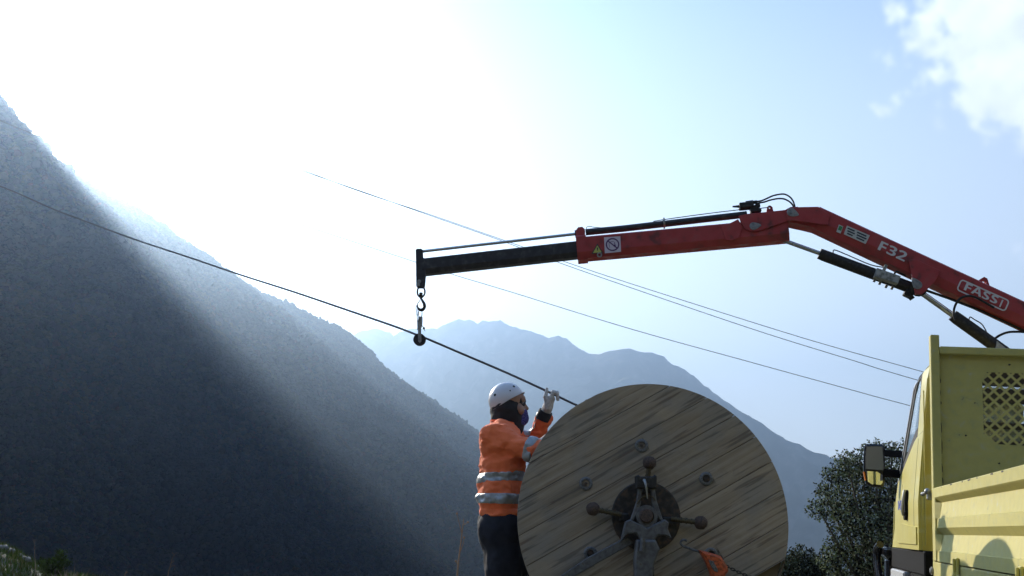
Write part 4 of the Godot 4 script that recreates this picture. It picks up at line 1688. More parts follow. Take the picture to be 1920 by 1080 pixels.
	part("post", s, mats.black_metal, st)
	for k in 3:
		s = Shape.new()
		var a := TAU * k / 3.0 + 0.5
		s.tube([Vector3(hub.x, 0.42, -zf), Vector3(hub.x + cos(a) * 0.42, 0.03, -zf + sin(a) * 0.3)], 0.025, 10)
		part("foot", s, mats.black_metal, st)
	# grey brace that runs down behind the fork
	s = Shape.new()
	s.plate(fps([[1100, 1046], [1176, 1006], [1188, 1018], [1120, 1056], [1060, 1090], [1036, 1090]], zf + 0.03), Vector3(0, 0, 1), 0.03, 0.004)
	part("brace", s, mats.steel_grey, st)
	# ------------------------------------------------ orange lever hoist hooked on the face
	var zh := REEL_D - 0.08
	var lh := thing("lever_hoist", "orange lever hoist with chain hanging across the drum face", "hoist", at(1330, 1060, zh))
	s = Shape.new()
	s.plate(fps([[1309, 1031], [1322, 1034], [1343, 1040], [1350, 1043], [1362, 1062], [1364, 1070], [1358, 1078], [1357, 1100], [1338, 1100], [1330, 1070], [1322, 1052]], zh), Vector3(0, 0, 1), 0.07, 0.012)
	part("housing", s, mats.orange_paint, lh)
	s = Shape.new()
	s.plate(fps([[1329, 1050], [1337, 1052], [1345, 1066], [1346, 1073], [1339, 1071], [1331, 1058]], zh - 0.038), Vector3(0, 0, 1), 0.008, 0.002)
	part("gear_cover", s, mats.zinc_dark, lh)
	s = Shape.new()
	s.tube(curve([at(1312, 1035, zh), at(1300, 1031, zh), at(1289, 1027, zh), at(1281, 1024, zh), at(1276, 1018, zh), at(1281, 1012, zh), at(1288, 1014, zh)]), 0.006, 8)
	part("top_hook", s, mats.zinc_dark, lh)
	s = Shape.new()
	var c0 := at(1360, 1061, zh)
	var c1 := at(1450, 1096, zh)
	var ch := (c1 - c0).normalized()
	var cu := ch.cross(Vector3(0, 0, 1))
	for k in 16:
		var m := c0.lerp(c1, (k + 0.5) / 16.0) + Vector3(0, -0.008 * sin(PI * k / 16.0), 0)
		var ring := []
		var w := cu if k % 2 == 0 else Vector3(0, 0, 1)
		for j in 11:
			var a := TAU * j / 10.0
			ring.append(m + ch * cos(a) * 0.0125 + w * sin(a) * 0.0065)
		s.tube(ring, 0.0026, 6, false)
	var chn := part("chain", s, mats.steel_dark, lh)
	chn.set_meta("kind", "stuff")

func fps(list: Array, d: float) -> Array:
	var out := []
	for p in list:
		out.append(at(p[0], p[1], d))
	return out

func noise_of(seed_: int, freq: float) -> FastNoiseLite:
	var n := FastNoiseLite.new()
	n.seed = seed_
	n.frequency = freq
	return n

func build_cable() -> void:
	var cd := 5.56
	# from beyond the picture over the block's sheave and down to the drum
	var pts := [at(-900, 60, 16.0), at(-500, 180, 12.5), at(-200, 275, 10.5), at(0, 349, 9.2), at(95, 390, 8.6), at(150, 411, 8.3), at(250, 448, 7.75), at(350, 481, 7.25), at(450, 515, 6.8), at(550, 547, 6.4), at(650, 581, 6.05), at(740, 612, 5.78), cp(778, 626.5), cp(787, 629.4), cp(797, 633.5), at(860, 660.5, 5.64), at(950, 699, 5.62), at(1033, 737, 5.6), at(1075, 757, 5.58), at(1130, 781, cd), at(1160, 795, cd)]
	var s := Shape.new()
	s.tube(curve(pts, 5), 0.0068, 10)
	var o := part("power_cable", s, mats.cable, self)
	tag(o, "dark cable running over the pulley and through the worker's glove to the drum", "cable")

func build_wires() -> void:
	var runs := [
		[[[-350, -45], [-100, 55], [125, 147], [240, 192], [450, 272], [650, 350], [800, 400], [935, 447], [1060, 491], [1180, 531], [1461, 620], [1600, 661], [1730, 697], [2300, 858]], "upper one of the two close thin wires crossing the sky behind the boom"],
		[[[-350, -10], [-100, 75], [195, 186], [350, 245], [500, 298], [670, 356], [800, 402], [935, 449.5], [1047, 492], [1180, 538.5], [1420, 620], [1600, 676], [1721, 713], [2300, 880]], "lower one of the two close thin wires crossing the sky behind the boom"],
		[[[-350, 70], [-100, 182], [0, 226], [140, 281], [320, 340], [500, 400], [778, 491], [850, 515], [960, 548], [1180, 616], [1400, 677], [1600, 732], [1708, 761], [2300, 915]], "single thin wire crossing the sky well below the pair"]]
	for r in runs:
		var pts := []
		for p in r[0]:
			pts.append(at(p[0], p[1], 26.0))
		var s := Shape.new()
		s.tube(curve(pts, 5), 0.0095, 6)
		var o := part("overhead_wire", s, mats.wire, self)
		o.name = numbered("overhead_wire")
		tag(o, r[1], "wire", "overhead wires across the valley")

# ==================================================================== people
func field_of(bones: Array, cell: float, k := 0.03) -> Field:
	var a := Vector3.ONE * 1e9
	var b := -a
	for e in bones:
		var m: float = maxf(e[2], e[3]) + 0.03 + k * 0.3
		a = a.min((e[0] as Vector3).min(e[1]) - Vector3.ONE * m)
		b = b.max((e[0] as Vector3).max(e[1]) + Vector3.ONE * m)
	var f := Field.new(a, b, cell)
	f.add(bones, k)
	return f

func slab(f: Field, c: Vector3, dir: Vector3, half: float, grow := 0.004) -> Field:
	var o := f.copy()
	o.grow(grow)
	o.cut(c + dir * half, dir)
	o.cut(c - dir * half, -dir)
	return o

func build_worker() -> void:
	var D := 5.55
	var t := thing("person", "worker in orange jacket, white helmet and gloves steadying the cable beside the drum", "person", Vector3(at(940, 968, D).x, 0, -D))
	var folds := noise_of(71, 8.0)
	folds.fractal_octaves = 3
	# joints
	var hip_n := at(943, 990, 5.46)
	var hip_f := at(948, 988, 5.63)
	var knee_n := Vector3(hip_n.x + 0.015, 0.52, hip_n.z + 0.02)
	var knee_f := Vector3(hip_f.x + 0.10, 0.53, hip_f.z)
	var ank_n := Vector3(knee_n.x - 0.03, 0.1, knee_n.z + 0.01)
	var ank_f := Vector3(knee_f.x - 0.0, 0.1, knee_f.z)
	var sh_n := at(927, 823, 5.385)
	var el_n := at(1001, 845, 5.315)
	var wr_n := at(1010, 838, 5.50)
	var sh_f := at(956, 820, 5.735)
	var el_f := at(1004, 836, 5.77)
	var wr_f := at(1022, 779, 5.66)
	var neck := at(945, 803, D)
	# the body itself, under the clothes
	var body := [
		[at(941, 965, 5.50), at(943, 835, 5.50), 0.1, 0.105], [at(941, 965, 5.60), at(943, 835, 5.60), 0.1, 0.105],
		[neck, at(951, 775, D), 0.055, 0.055], [at(952, 752, D), at(958, 768, D), 0.084, 0.072], [at(960, 770, D), at(971, 786, D), 0.058, 0.038],
		[neck, sh_n, 0.05, 0.05], [neck, sh_f, 0.05, 0.05], [sh_n, el_n, 0.045, 0.036], [el_n, wr_n, 0.036, 0.026], [sh_f, el_f, 0.045, 0.036], [el_f, wr_f, 0.036, 0.026],
		[hip_n, knee_n, 0.075, 0.05], [knee_n, ank_n, 0.05, 0.036], [hip_f, knee_f, 0.075, 0.05], [knee_f, ank_f, 0.05, 0.036],
		[ank_n, ank_n + Vector3(0.16, -0.06, 0), 0.035, 0.03], [ank_f, ank_f + Vector3(0.16, -0.06, 0), 0.035, 0.03]]
	part("body", field_of(body, 0.016).mesh(), mats.skin, t)
	# face
	var face := [
		[at(957, 752, D), at(962, 768, D), 0.084, 0.066], [at(979, 748, 5.52), at(979, 748, 5.58), 0.02, 0.02],
		[at(982, 756, D), at(987.5, 766, D), 0.008, 0.0125], [at(971, 772, D), at(976, 786, D), 0.045, 0.035], [at(975, 766, 5.495), at(977, 770, 5.495), 0.02, 0.02]]
	var ff := field_of(face, 0.005, 0.014)
	var head := part("face", ff.mesh(), mats.skin, t)
	var s := Shape.new()
	s.ball(at(981, 756, 5.505), Vector3(0.0085, 0.006, 0.009), 12)
	part("eye", s, mats.eye_white, head)
	s = Shape.new()
	s.ball(at(982.6, 756, 5.499), Vector3(0.0035, 0.0035, 0.0035), 10)
	part("pupil", s, mats.seal, head)
	# hood and mask
	var hood := [
		[at(951, 757, D), at(950, 770, D), 0.086, 0.085], [at(948, 770, D), at(944, 796, D), 0.082, 0.078], [at(955, 780, D), at(966, 800, D), 0.062, 0.044], [at(961, 750, D), at(967, 752, D), 0.062, 0.056], [at(958, 768, D), at(965, 786, D), 0.066, 0.052], [at(960, 785, D), at(971, 803, D), 0.05, 0.03]]
	var hf := field_of(hood, 0.0085, 0.03)
	hf.wrinkle(noise_of(72, 11.0), 0.01)
	part("hood", hf.mesh(), mats.hood, t)
	var mask := [[at(973, 778, D), at(976, 787, D), 0.047, 0.042], [at(981, 775, D), at(983, 784, D), 0.026, 0.026]]
	var mf := field_of(mask, 0.0055, 0.02)
	mf.cut(at(981, 767.5, D), Vector3(-0.25, 1, 0).normalized())
	mf.cut(at(969, 780, D), Vector3(-1, 0.15, 0).normalized())
	mf.wrinkle(noise_of(73, 14.0), 0.004)
	var mk := part("face_mask", mf.mesh(), mats.mask, t)
	var me := slab(mf, at(981, 769, D), Vector3(-0.25, 1, 0).normalized(), 0.0035, 0.002)
	part("mask_edge", me.mesh(), mats.glove, mk)
	# helmet: dome with a rolled rim, tipped back
	var hc := at(949.5, 750, D)
	var hx := Vector3(0.86, 0.51, 0)
	var hy := Vector3(-0.51, 0.86, 0)
	s = Shape.new()
	var rows := 14
	var seg := 36
	var prof := []
	for k in rows + 1:
		var q := float(k) / rows * 1.62
		prof.append(Vector2(sin(q), cos(q)))
	prof.append(Vector2(1.02, -0.13))
	prof.append(Vector2(1.05, -0.16))
	prof.append(Vector2(1.03, -0.18))
	prof.append(Vector2(0.97, -0.16))
	for k in prof.size() - 1:
		for j in seg:
			var q := []
			for e in [[k, j], [k, j + 1], [k + 1, j + 1], [k + 1, j]]:
				var a: float = TAU * (e[1] % seg) / seg
				var p: Vector2 = prof[e[0]]
				var brim := 1.0 + (0.06 * maxf(0.0, cos(a)) if e[0] > rows else 0.0)
				var l := Vector3(p.x * cos(a) * 0.106 * brim, p.y * 0.104, p.x * sin(a) * 0.094)
				var nn := Vector3(p.x * cos(a) / 0.106, maxf(p.y, -0.1) / 0.104, p.x * sin(a) / 0.094).normalized()
				q.append([hc + hx * l.x + hy * l.y + Vector3(0, 0, l.z), hx * nn.x + hy * nn.y + Vector3(0, 0, nn.z)])
			s.tri(q[0][0], q[1][0], q[2][0], q[0][1], q[1][1], q[2][1])
			s.tri(q[0][0], q[2][0], q[3][0], q[0][1], q[2][1], q[3][1])
	var hm := part("helmet", s, mats.helmet, t)
	for e in [[963.5, 724.5, 0.0075], [928, 740.5, 0.0075], [956.5, 732.5, 0.004]]:
		var ray := aim(e[0], e[1])
		var p := Vector3(0, 1, 0)
		var tt := 0.0
		for k in 400:   # march to the dome
			tt = 5.25 + k * 0.001
			var w := p + ray * tt - hc
			var l := Vector3(w.dot(hx) / 0.106, w.dot(hy) / 0.104, w.z / 0.094)
			if l.length() < 1.0:
				break
		var w2 := p + ray * tt - hc
		var nn := (hx * (w2.dot(hx) / 0.0112) + hy * (w2.dot(hy) / 0.0108) + Vector3(0, 0, w2.z / 0.0088)).normalized()
		s = Shape.new()
		s.lathe([[0.0, 0.0016], [e[2], 0.0012], [e[2] * 1.05, -0.002]], p + ray * tt, nn, 14)
		part("vent_hole", s, mats.seal, hm)
	# jacket
	var jb := [
		[at(939, 961, 5.46), at(938, 925, 5.46), 0.116, 0.124], [at(939, 961, 5.64), at(940, 925, 5.64), 0.116, 0.124],
		[at(938, 925, 5.46), at(942, 868, 5.46), 0.122, 0.122], [at(940, 925, 5.64), at(944, 868, 5.64), 0.122, 0.122],
		[at(942, 868, 5.45), at(943, 832, 5.46), 0.122, 0.112], [at(944, 868, 5.64), at(945, 832, 5.64), 0.12, 0.11],
		[at(940, 818, 5.47), at(942, 808, 5.54), 0.085, 0.075], [at(948, 818, 5.63), at(946, 808, 5.56), 0.085, 0.075],
		[at(942, 812, D), sh_n, 0.07, 0.078], [at(946, 812, D), sh_f, 0.07, 0.074],
		[sh_n, el_n, 0.078, 0.058], [el_n, wr_n, 0.056, 0.044],
		[sh_f, el_f, 0.07, 0.054], [el_f, wr_f, 0.054, 0.043]]
	var jf := field_of(jb, 0.0105, 0.035)
	jf.wrinkle(folds, 0.02, Vector3(1, 1.5, 1))
	var fold2 := noise_of(74, 22.0)
	jf.wrinkle(fold2, 0.006, Vector3(0.8, 1.7, 0.8))
	jf.cut(at(940, 969.5, D), Vector3(0.03, -1, 0).normalized())
	var jk := part("jacket", jf.mesh(), mats.hi_vis, t)
	part("reflective_band", slab(jf, at(938, 897, D), Vector3(-0.05, 1, 0).normalized(), 0.028).mesh(), mats.reflective, jk)
	part("reflective_band", slab(jf, at(938, 936.5, D), Vector3(0.02, 1, 0).normalized(), 0.03).mesh(), mats.reflective, jk)
	part("hem_band", slab(jf, at(938, 962, D), Vector3(0.02, 1, 0).normalized(), 0.022, 0.003).mesh(), mats.hi_vis, jk)
	for e in [[sh_n, el_n, 0.078, 0.058, 0.93], [sh_f, el_f, 0.07, 0.054, 0.5]]:
		var af := field_of([[e[0], e[1], e[2], e[3]], [e[1], wr_n if e[4] > 0.8 else wr_f, e[3], 0.044]], 0.0085)
		af.wrinkle(folds, 0.014, Vector3(1, 1.4, 1))
		var dir: Vector3 = ((e[1] - e[0]) as Vector3).normalized()
		var band := slab(af, (e[0] as Vector3).lerp(e[1], e[4]), dir, 0.026, 0.006)
		part("sleeve_band", band.mesh(), mats.reflective, jk)
	s = Shape.new()   # collar
	var ring := []
	for k in 19:
		var a := lerpf(-0.35, TAU - 1.3, k / 18.0)
		ring.append(at(947, 803, D) + Vector3(cos(a + 0.9) * 0.083, -0.012 * cos(a + 0.9) + 0.008, sin(a + 0.9) * 0.09))
	for k in 18:
		var u0 := Vector3(-0.012, 0.055, 0)
		var a0: Vector3 = ring[k]
		var a1: Vector3 = ring[k + 1]
		var c0 := a0 - at(947, 803, D)
		s.face([a0 - u0 * 0.6, a1 - u0 * 0.6, a1 + u0 * 0.5, a0 + u0 * 0.5], c0)
		s.face([a0 - u0 * 0.6 - c0 * 0.08, a1 - u0 * 0.6 - c0 * 0.08, a1 + u0 * 0.5 - c0 * 0.08, a0 + u0 * 0.5 - c0 * 0.08], -c0)
		s.face([a0 + u0 * 0.5, a1 + u0 * 0.5, a1 + u0 * 0.5 - c0 * 0.08, a0 + u0 * 0.5 - c0 * 0.08], Vector3.UP)
	part("collar", s, mats.hi_vis, jk)
	# trousers and boots
	var tb := [
		[at(940, 962, 5.46), at(938, 990, 5.46), 0.112, 0.125], [at(940, 962, 5.64), at(940, 990, 5.63), 0.112, 0.12],
		[at(932, 985, 5.47), at(934, 1003, 5.47), 0.108, 0.105], [at(934, 985, 5.62), at(936, 1003, 5.62), 0.105, 0.1],
		[hip_n, knee_n, 0.118, 0.088], [hip_f, knee_f, 0.115, 0.088], [knee_n, ank_n, 0.086, 0.07], [knee_f, ank_f, 0.086, 0.07]]
	var tf := field_of(tb, 0.014, 0.03)
	tf.cut(at(940, 965, D), Vector3(0, 1, 0))
	tf.wrinkle(folds, 0.016, Vector3(1, 0.8, 1))
	var tr := part("trousers", tf.mesh(), mats.navy_cloth, t)
	part("thigh_label", slab(field_of([[hip_n, knee_n, 0.118, 0.088]], 0.008), at(928, 1022, 5.36), Vector3(-0.1, 1, 0).normalized(), 0.006, 0.001).mesh(), mats.navy_cloth, tr)
	for e in [ank_n, ank_f]:
		var bf := field_of([[e, e + Vector3(0.0, -0.04, 0), 0.058, 0.058], [e + Vector3(0, -0.045, 0), e + Vector3(0.17, -0.055, 0), 0.05, 0.042]], 0.012, 0.02)
		bf.cut(Vector3(e.x, 0.004, e.z), Vector3.DOWN)
		part("boot", bf.mesh(), mats.seal, t)
	# cuff and gloves
	s = Shape.new()
	s.tube([at(1017, 786, 5.665), at(1023.5, 771, 5.645)], [0.047, 0.042], 16)
	part("cuff", s, mats.hood, jk)
	var g := [[at(1024.5, 770, 5.64), at(1027, 762, 5.63), 0.03, 0.031]]
	for k in 2:
		g.append([at(1027 + k, 764, 5.592 + 0.046 * k), at(1032 + k * 2, 748, 5.585 + 0.05 * k), 0.024, 0.021])
	for k in 4:
		var d := 5.572 + 0.0205 * k
		var up: float = [0.0, -1.5, -1.0, 1.0][k]
		g.append([at(1033, 749, d), at(1036.5, 736.0 + up, d), 0.0125, 0.0105, 0.008])
		g.append([at(1036.5, 736.0 + up, d), at(1045, 738 + up, d), 0.0105, 0.0098, 0.006])
		g.append([at(1045, 738 + up, d), at(1046.5 - k * 0.4, 749, d), 0.0098, 0.0088, 0.006])
	g.append([at(1026, 761, 5.585), at(1022.5, 744, 5.578), 0.0145, 0.012, 0.01])
	g.append([at(1022.5, 744, 5.578), at(1025.5, 729.5, 5.585), 0.012, 0.0095, 0.006])
	var gf := field_of(g, 0.0036, 0.012)
	part("glove", gf.mesh(), mats.glove, t)
	g = [[wr_n, at(1016, 832, 5.54), 0.032, 0.031], [at(1013, 834, 5.53), at(1026, 822, 5.57), 0.028, 0.026]]
	for k in 4:
		var d := 5.535 + 0.021 * k
		g.append([at(1026, 822, d), at(1036, 818, d + 0.004), 0.0125, 0.0105, 0.008])
		g.append([at(1036, 818, d + 0.004), at(1040, 827, d), 0.0105, 0.009, 0.006])
	g.append([at(1020, 828, 5.525), at(1031, 815, 5.52), 0.013, 0.010, 0.008])
	part("glove", field_of(g, 0.0045, 0.012).mesh(), mats.glove, t)

func build_helper() -> void:
	# stands behind the drum; only the shadow falls in view, on the truck's drop side
	var c := Vector3(1.27, 0, -6.40)
	var t := thing("person", "person in dark work clothes and hard hat standing hidden behind the drum", "person", c)
	var f := func(x: float, y: float, z: float) -> Vector3: return c + Vector3(x, y, z)
	var b := [
		[f.call(0, 1.0, -0.09), f.call(0, 1.4, -0.1), 0.13, 0.12], [f.call(0, 1.0, 0.09), f.call(0, 1.4, 0.1), 0.13, 0.12],
		[f.call(0, 1.45, 0), f.call(-0.01, 1.6, 0), 0.06, 0.055], [f.call(-0.01, 1.68, 0), f.call(-0.02, 1.74, 0), 0.085, 0.09],
		[f.call(0, 1.46, -0.05), f.call(0, 1.43, -0.19), 0.07, 0.065], [f.call(0, 1.46, 0.05), f.call(0, 1.43, 0.19), 0.07, 0.065],
		[f.call(0, 1.42, -0.2), f.call(0.02, 1.13, -0.25), 0.06, 0.045], [f.call(0.02, 1.13, -0.25), f.call(-0.12, 0.93, -0.22), 0.045, 0.034],
		[f.call(0, 1.42, 0.2), f.call(0.02, 1.13, 0.25), 0.06, 0.045], [f.call(0.02, 1.13, 0.25), f.call(-0.12, 0.93, 0.22), 0.045, 0.034],
		[f.call(0, 0.98, -0.09), f.call(0, 0.52, -0.1), 0.11, 0.075], [f.call(0, 0.52, -0.1), f.call(0.02, 0.1, -0.1), 0.07, 0.055],
		[f.call(0, 0.98, 0.09), f.call(0, 0.52, 0.1), 0.11, 0.075], [f.call(0, 0.52, 0.1), f.call(0.02, 0.1, 0.1), 0.07, 0.055],
		[f.call(0.02, 0.05, -0.1), f.call(-0.15, 0.045, -0.1), 0.05, 0.042], [f.call(0.02, 0.05, 0.1), f.call(-0.15, 0.045, 0.1), 0.05, 0.042]]
	for sz in [-1.0, 1.0]:   # hands hanging half closed
		for k in 4:
			var q: Vector3 = f.call(-0.145 - 0.012 * k, 0.87 - 0.004 * k, 0.21 * sz)
			b.append([f.call(-0.125 - 0.008 * k, 0.92, 0.215 * sz), q, 0.018, 0.011, 0.008])
			b.append([q, q + Vector3(0.015, -0.045, -0.012 * sz), 0.011, 0.009, 0.006])
		b.append([f.call(-0.13, 0.93, 0.205 * sz), f.call(-0.165, 0.89, 0.18 * sz), 0.014, 0.01, 0.008])
	part("body", field_of(b, 0.015, 0.03).mesh(), mats.navy_cloth, t)
	var s := Shape.new()
	s.ball(f.call(-0.02, 1.76, 0), Vector3(0.125, 0.12, 0.108), 24)
	s.lathe([[0.1, 0.0], [0.15, -0.004], [0.15, 0.004], [0.1, 0.01]], f.call(-0.03, 1.745, 0), Vector3.UP, 28)
	part("helmet", s, mats.helmet, t)

# ==================================================================== plants and stones
# many small leaves in and on the surface of clumps; a crown is one mesh
func leaf_crown(clumps: Array, per_m2: float, size: float, seed_: int, tints: Array) -> ArrayMesh:
	var r := RandomNumberGenerator.new()
	r.seed = seed_
	var v := PackedVector3Array()
	var nrm := PackedVector3Array()
	var col := PackedColorArray()
	var idx := PackedInt32Array()
	var lump := noise_of(seed_, 1.7)
	for c in clumps:
		var rad: float = c[1]
		var n := int(per_m2 * rad * rad * 12.6)
		for k in n:
			var d := Vector3(r.randfn(), r.randfn(), r.randfn()).normalized()
			var l := lump.get_noise_3dv(((c[0] as Vector3) + d * rad) * 2.4)
			if l < -0.12:
				continue
			var p: Vector3 = c[0] + d * rad * (pow(r.randf(), 0.45) * (1.0 + l * 0.6)) * Vector3(1, 0.88, 1)
			var ax := (d * 0.5 + Vector3(r.randfn(), r.randfn(), r.randfn()) * 0.6).normalized()
			var ay := ax.cross(Vector3(r.randfn(), r.randfn(), r.randfn())).normalized()
			var s := size * r.randf_range(0.6, 1.25)
			var nn := ax.cross(ay)
			if nn.dot(d) < 0:
				nn = -nn
			var t: Color = tints[r.randi() % tints.size()] * r.randf_range(0.75, 1.25)
			var o := v.size()
			v.append(p - ax * s * 0.5)
			v.append(p + ay * s * 0.27 + nn * s * 0.06)
			v.append(p + ax * s * 0.5)
			v.append(p - ay * s * 0.27 + nn * s * 0.06)
			for e in 4:
				nrm.append(nn)
				col.append(t)
			for e in [0, 2, 1, 0, 3, 2]:
				idx.append(o + e)
	var arr := []
	arr.resize(Mesh.ARRAY_MAX)
	arr[Mesh.ARRAY_VERTEX] = v
	arr[Mesh.ARRAY_NORMAL] = nrm
	arr[Mesh.ARRAY_COLOR] = col
	arr[Mesh.ARRAY_INDEX] = idx
	var m := ArrayMesh.new()
	m.add_surface_from_arrays(Mesh.PRIMITIVE_TRIANGLES, arr)
	return m

func px_clumps(list: Array, d: float, spread: float, seed_: int) -> Array:
	var r := RandomNumberGenerator.new()
	r.seed = seed_
	var out := []
	for e in list:
		var dd: float = d + (r.randf() - 0.5) * spread
		out.append([at(e[0], e[1], dd), e[2] / FOCAL * dd])
	return out

func tree(called: String, label: String, clumps: Array, foot: Vector3, trunk_r: float, per_m2: float, size: float, seed_: int, tints: Array, category := "tree") -> void:
	var t := thing(called, label, category, foot)
	var top := Vector3.ZERO
	for c in clumps:
		top += c[0] / clumps.size()
	var s := Shape.new()
	var fork := foot.lerp(top, 0.45)
	s.tube(curve([foot - Vector3(0, 0.3, 0), foot.lerp(fork, 0.4) + Vector3(0.06, 0, 0.04), fork, fork.lerp(top, 0.6)], 4), range(13).map(func(k): return trunk_r * (1.15 - 0.055 * k)), 10)
	part("trunk", s, mats.bark, t)
	for c in clumps:
		s = Shape.new()
		var m := fork.lerp(c[0], 0.5) + Vector3(0, -0.12, 0)
		s.tube(curve([fork, m, c[0]], 4), range(9).map(func(k): return trunk_r * (0.42 - 0.042 * k)), 6)
		part("limb", s, mats.bark, t)
	part("crown", leaf_crown(clumps, per_m2, size, seed_, tints), mats.leaf, t)

func build_plants() -> void:
	var oak := [[1590, 872, 30], [1612, 858, 22], [1640, 848, 26], [1672, 848, 24], [1700, 858, 34], [1566, 895, 26], [1604, 900, 36], [1648, 895, 40], [1690, 905, 44], [1546, 922, 20], [1535, 955, 24], [1566, 945, 30], [1600, 950, 42], [1650, 955, 46], [1700, 960, 50], [1585, 985, 32], [1625, 1000, 46], [1680, 1010, 52], [1570, 1025, 26], [1556, 1048, 24], [1590, 1050, 34], [1635, 1055, 44], [1690, 1065, 52], [1575, 1085, 32], [1620, 1095, 42], [1740, 900, 50], [1750, 980, 60], [1740, 1060, 60]]
	var d := 25.0
	var foot := at(1660, 1130, d)
	foot.y = ground_y(foot.x, d)
	tree("oak_tree", "grey-green evergreen oak with rounded crown behind the truck mirror", px_clumps(oak, d, 1.6, 3), foot, 0.16, 500.0, 0.08, 41, [Color(0.19, 0.225, 0.12), Color(0.23, 0.26, 0.16), Color(0.16, 0.195, 0.1), Color(0.3, 0.32, 0.24)])
	var d2 := 33.0
	foot = at(1500, 1110, d2)
	foot.y = ground_y(foot.x, d2)
	tree("oak_shrub", "low dark green shrub between the drum and the oak", px_clumps([[1482, 1052, 24], [1505, 1046, 24], [1530, 1062, 22], [1490, 1078, 30], [1520, 1082, 30], [1460, 1075, 26], [1550, 1085, 22]], d2, 1.2, 4), foot, 0.1, 500.0, 0.1, 42, [Color(0.08, 0.1, 0.06), Color(0.11, 0.12, 0.08)], "shrub")
	# grassy knoll at the edge of the road with a bush and pale stones
	var d3 := 12.6
	foot = at(108, 1075, d3)
	foot.y = ground_y(foot.x, d3)
	tree("green_bush", "bright green leafy bush on the grassy knoll by the pale stones", px_clumps([[95, 1046, 13], [112, 1042, 14], [82, 1054, 12], [104, 1058, 16], [122, 1056, 13], [92, 1068, 16], [116, 1072, 15]], d3, 0.25, 5), foot, 0.02, 2600.0, 0.032, 43, [Color(0.08, 0.13, 0.03), Color(0.1, 0.15, 0.035), Color(0.06, 0.1, 0.025)], "bush")
	foot = at(134, 1080, d3 - 0.6)
	foot.y = ground_y(foot.x, d3 - 0.6)
	twig_bush(foot, "bare grey twiggy bush beside the bright green bush", 0.42, 46, 15)
	foot = at(60, 1080, d3 + 0.5)
	foot.y = ground_y(foot.x, d3 + 0.5)
	# stones
	var r := RandomNumberGenerator.new()
	r.seed = 17
	var words := ["leftmost pale limestone block on the grassy knoll", "pale limestone block second from the left on the knoll", "jagged pale limestone block in the middle of the knoll", "tall pale limestone block nearest the green bush", "small pale stone low in the grass by the bush"]
	var spots := [[4, 1040, 0.065], [20, 1043, 0.05], [37, 1050, 0.045], [48, 1048, 0.06], [66, 1066, 0.035]]
	for k in spots.size():
		var e = spots[k]
		var p := at(e[0], e[1], 13.2)
		var s := Shape.new()
		var sz: float = e[2]
		s.ball(Vector3.ZERO, Vector3(sz, sz * 0.72, sz), 14, Basis(Vector3(0.3, 1, 0.2).normalized(), k * 1.9), noise_of(80 + k, 1.1), 0.9)
		var o := part("limestone_rock", s, mats.limestone, self, false)
		o.name = numbered("limestone_rock")
		o.position = Vector3(p.x, ground_y(p.x, 13.2) + sz * 0.35, p.z)
		tag(o, words[k], "rock", "pale stones on the knoll")
	# grass
	var blade := Shape.new()
	blade.tri(Vector3(-0.006, 0, 0), Vector3(0.006, 0, 0), Vector3(0.01, 0.09, 0.02), Vector3(0, 0.3, 1), Vector3(0, 0.3, 1), Vector3(0, 0.3, 1))
	blade.tri(Vector3(-0.004, 0, 0.01), Vector3(0.006, 0, 0.012), Vector3(-0.03, 0.075, -0.01), Vector3(0, 0.3, 1), Vector3(0, 0.3, 1), Vector3(0, 0.3, 1))
	blade.tri(Vector3(0, 0, -0.006), Vector3(0, 0, 0.006), Vector3(0.03, 0.06, 0.0), Vector3(1, 0.3, 0), Vector3(1, 0.3, 0), Vector3(1, 0.3, 0))
	var mm := MultiMesh.new()
	mm.transform_format = MultiMesh.TRANSFORM_3D
	mm.use_colors = true
	mm.mesh = blade.mesh()
	var list := []
	for k in 26000:
		var x := r.randf_range(-11.0, -4.6)
		var dd := r.randf_range(10.2, 17.0)
		var y := ground_y(x, dd)
		if y < 0.2 and r.randf() < 0.8:
			continue
		var sc := r.randf_range(0.6, 1.5)
		var b := Basis(Vector3.UP, r.randf() * TAU).scaled(Vector3(sc, sc * r.randf_range(0.6, 1.2), sc))
		var c := Color(0.07, 0.11, 0.025) if r.randf() < 0.75 else Color(0.16, 0.14, 0.06)
		list.append([Transform3D(b, Vector3(x, y - 0.005, -dd)), c * r.randf_range(0.7, 1.3)])
	mm.instance_count = list.size()
	for k in list.size():
		mm.set_instance_transform(k, list[k][0])
		mm.set_instance_color(k, list[k][1])
	var go := MultiMeshInstance3D.new()
	go.name = "grass"
	go.multimesh = mm
	go.material_override = mats.leaf
	go.set_meta("kind", "stuff")
	tag(go, "short green grass growing over the knoll", "grass")
	add_child(go, true)
	# dry stalks at the road's edge
	stalk([[857, 1082], [861, 1040], [865, 1010], [868, 985], [869.5, 972]], [[[866, 1000], [861, 980], [857, 963]], [[868, 984], [873, 982], [877, 979]], [[862, 1035], [868, 1020], [870, 1008]], [[859, 1060], [855, 1052]]], 6.6, "dry forked weed stalk just beside the worker's back", 0.0075)
	stalk([[314, 1084], [318, 1066], [322, 1050], [326, 1041], [331, 1036]], [[[321, 1056], [327, 1052]], [[319, 1064], [328, 1060], [326, 1068]], [[326, 1041], [322, 1037]]], 8.5, "thin dry weed stalk between the knoll and the worker", 0.004)
	stalk([[232, 1090], [235, 1076], [237, 1069]], [[[235, 1076], [239, 1073]]], 8.5, "short dry weed tip low down near the knoll", 0.0065)
	stalk([[66, 1075], [65, 1040], [64, 1018], [60, 1008]], [[[64, 1018], [67, 1013]]], 12.0, "pale dry stalk rising among the knoll's stones", 0.005)

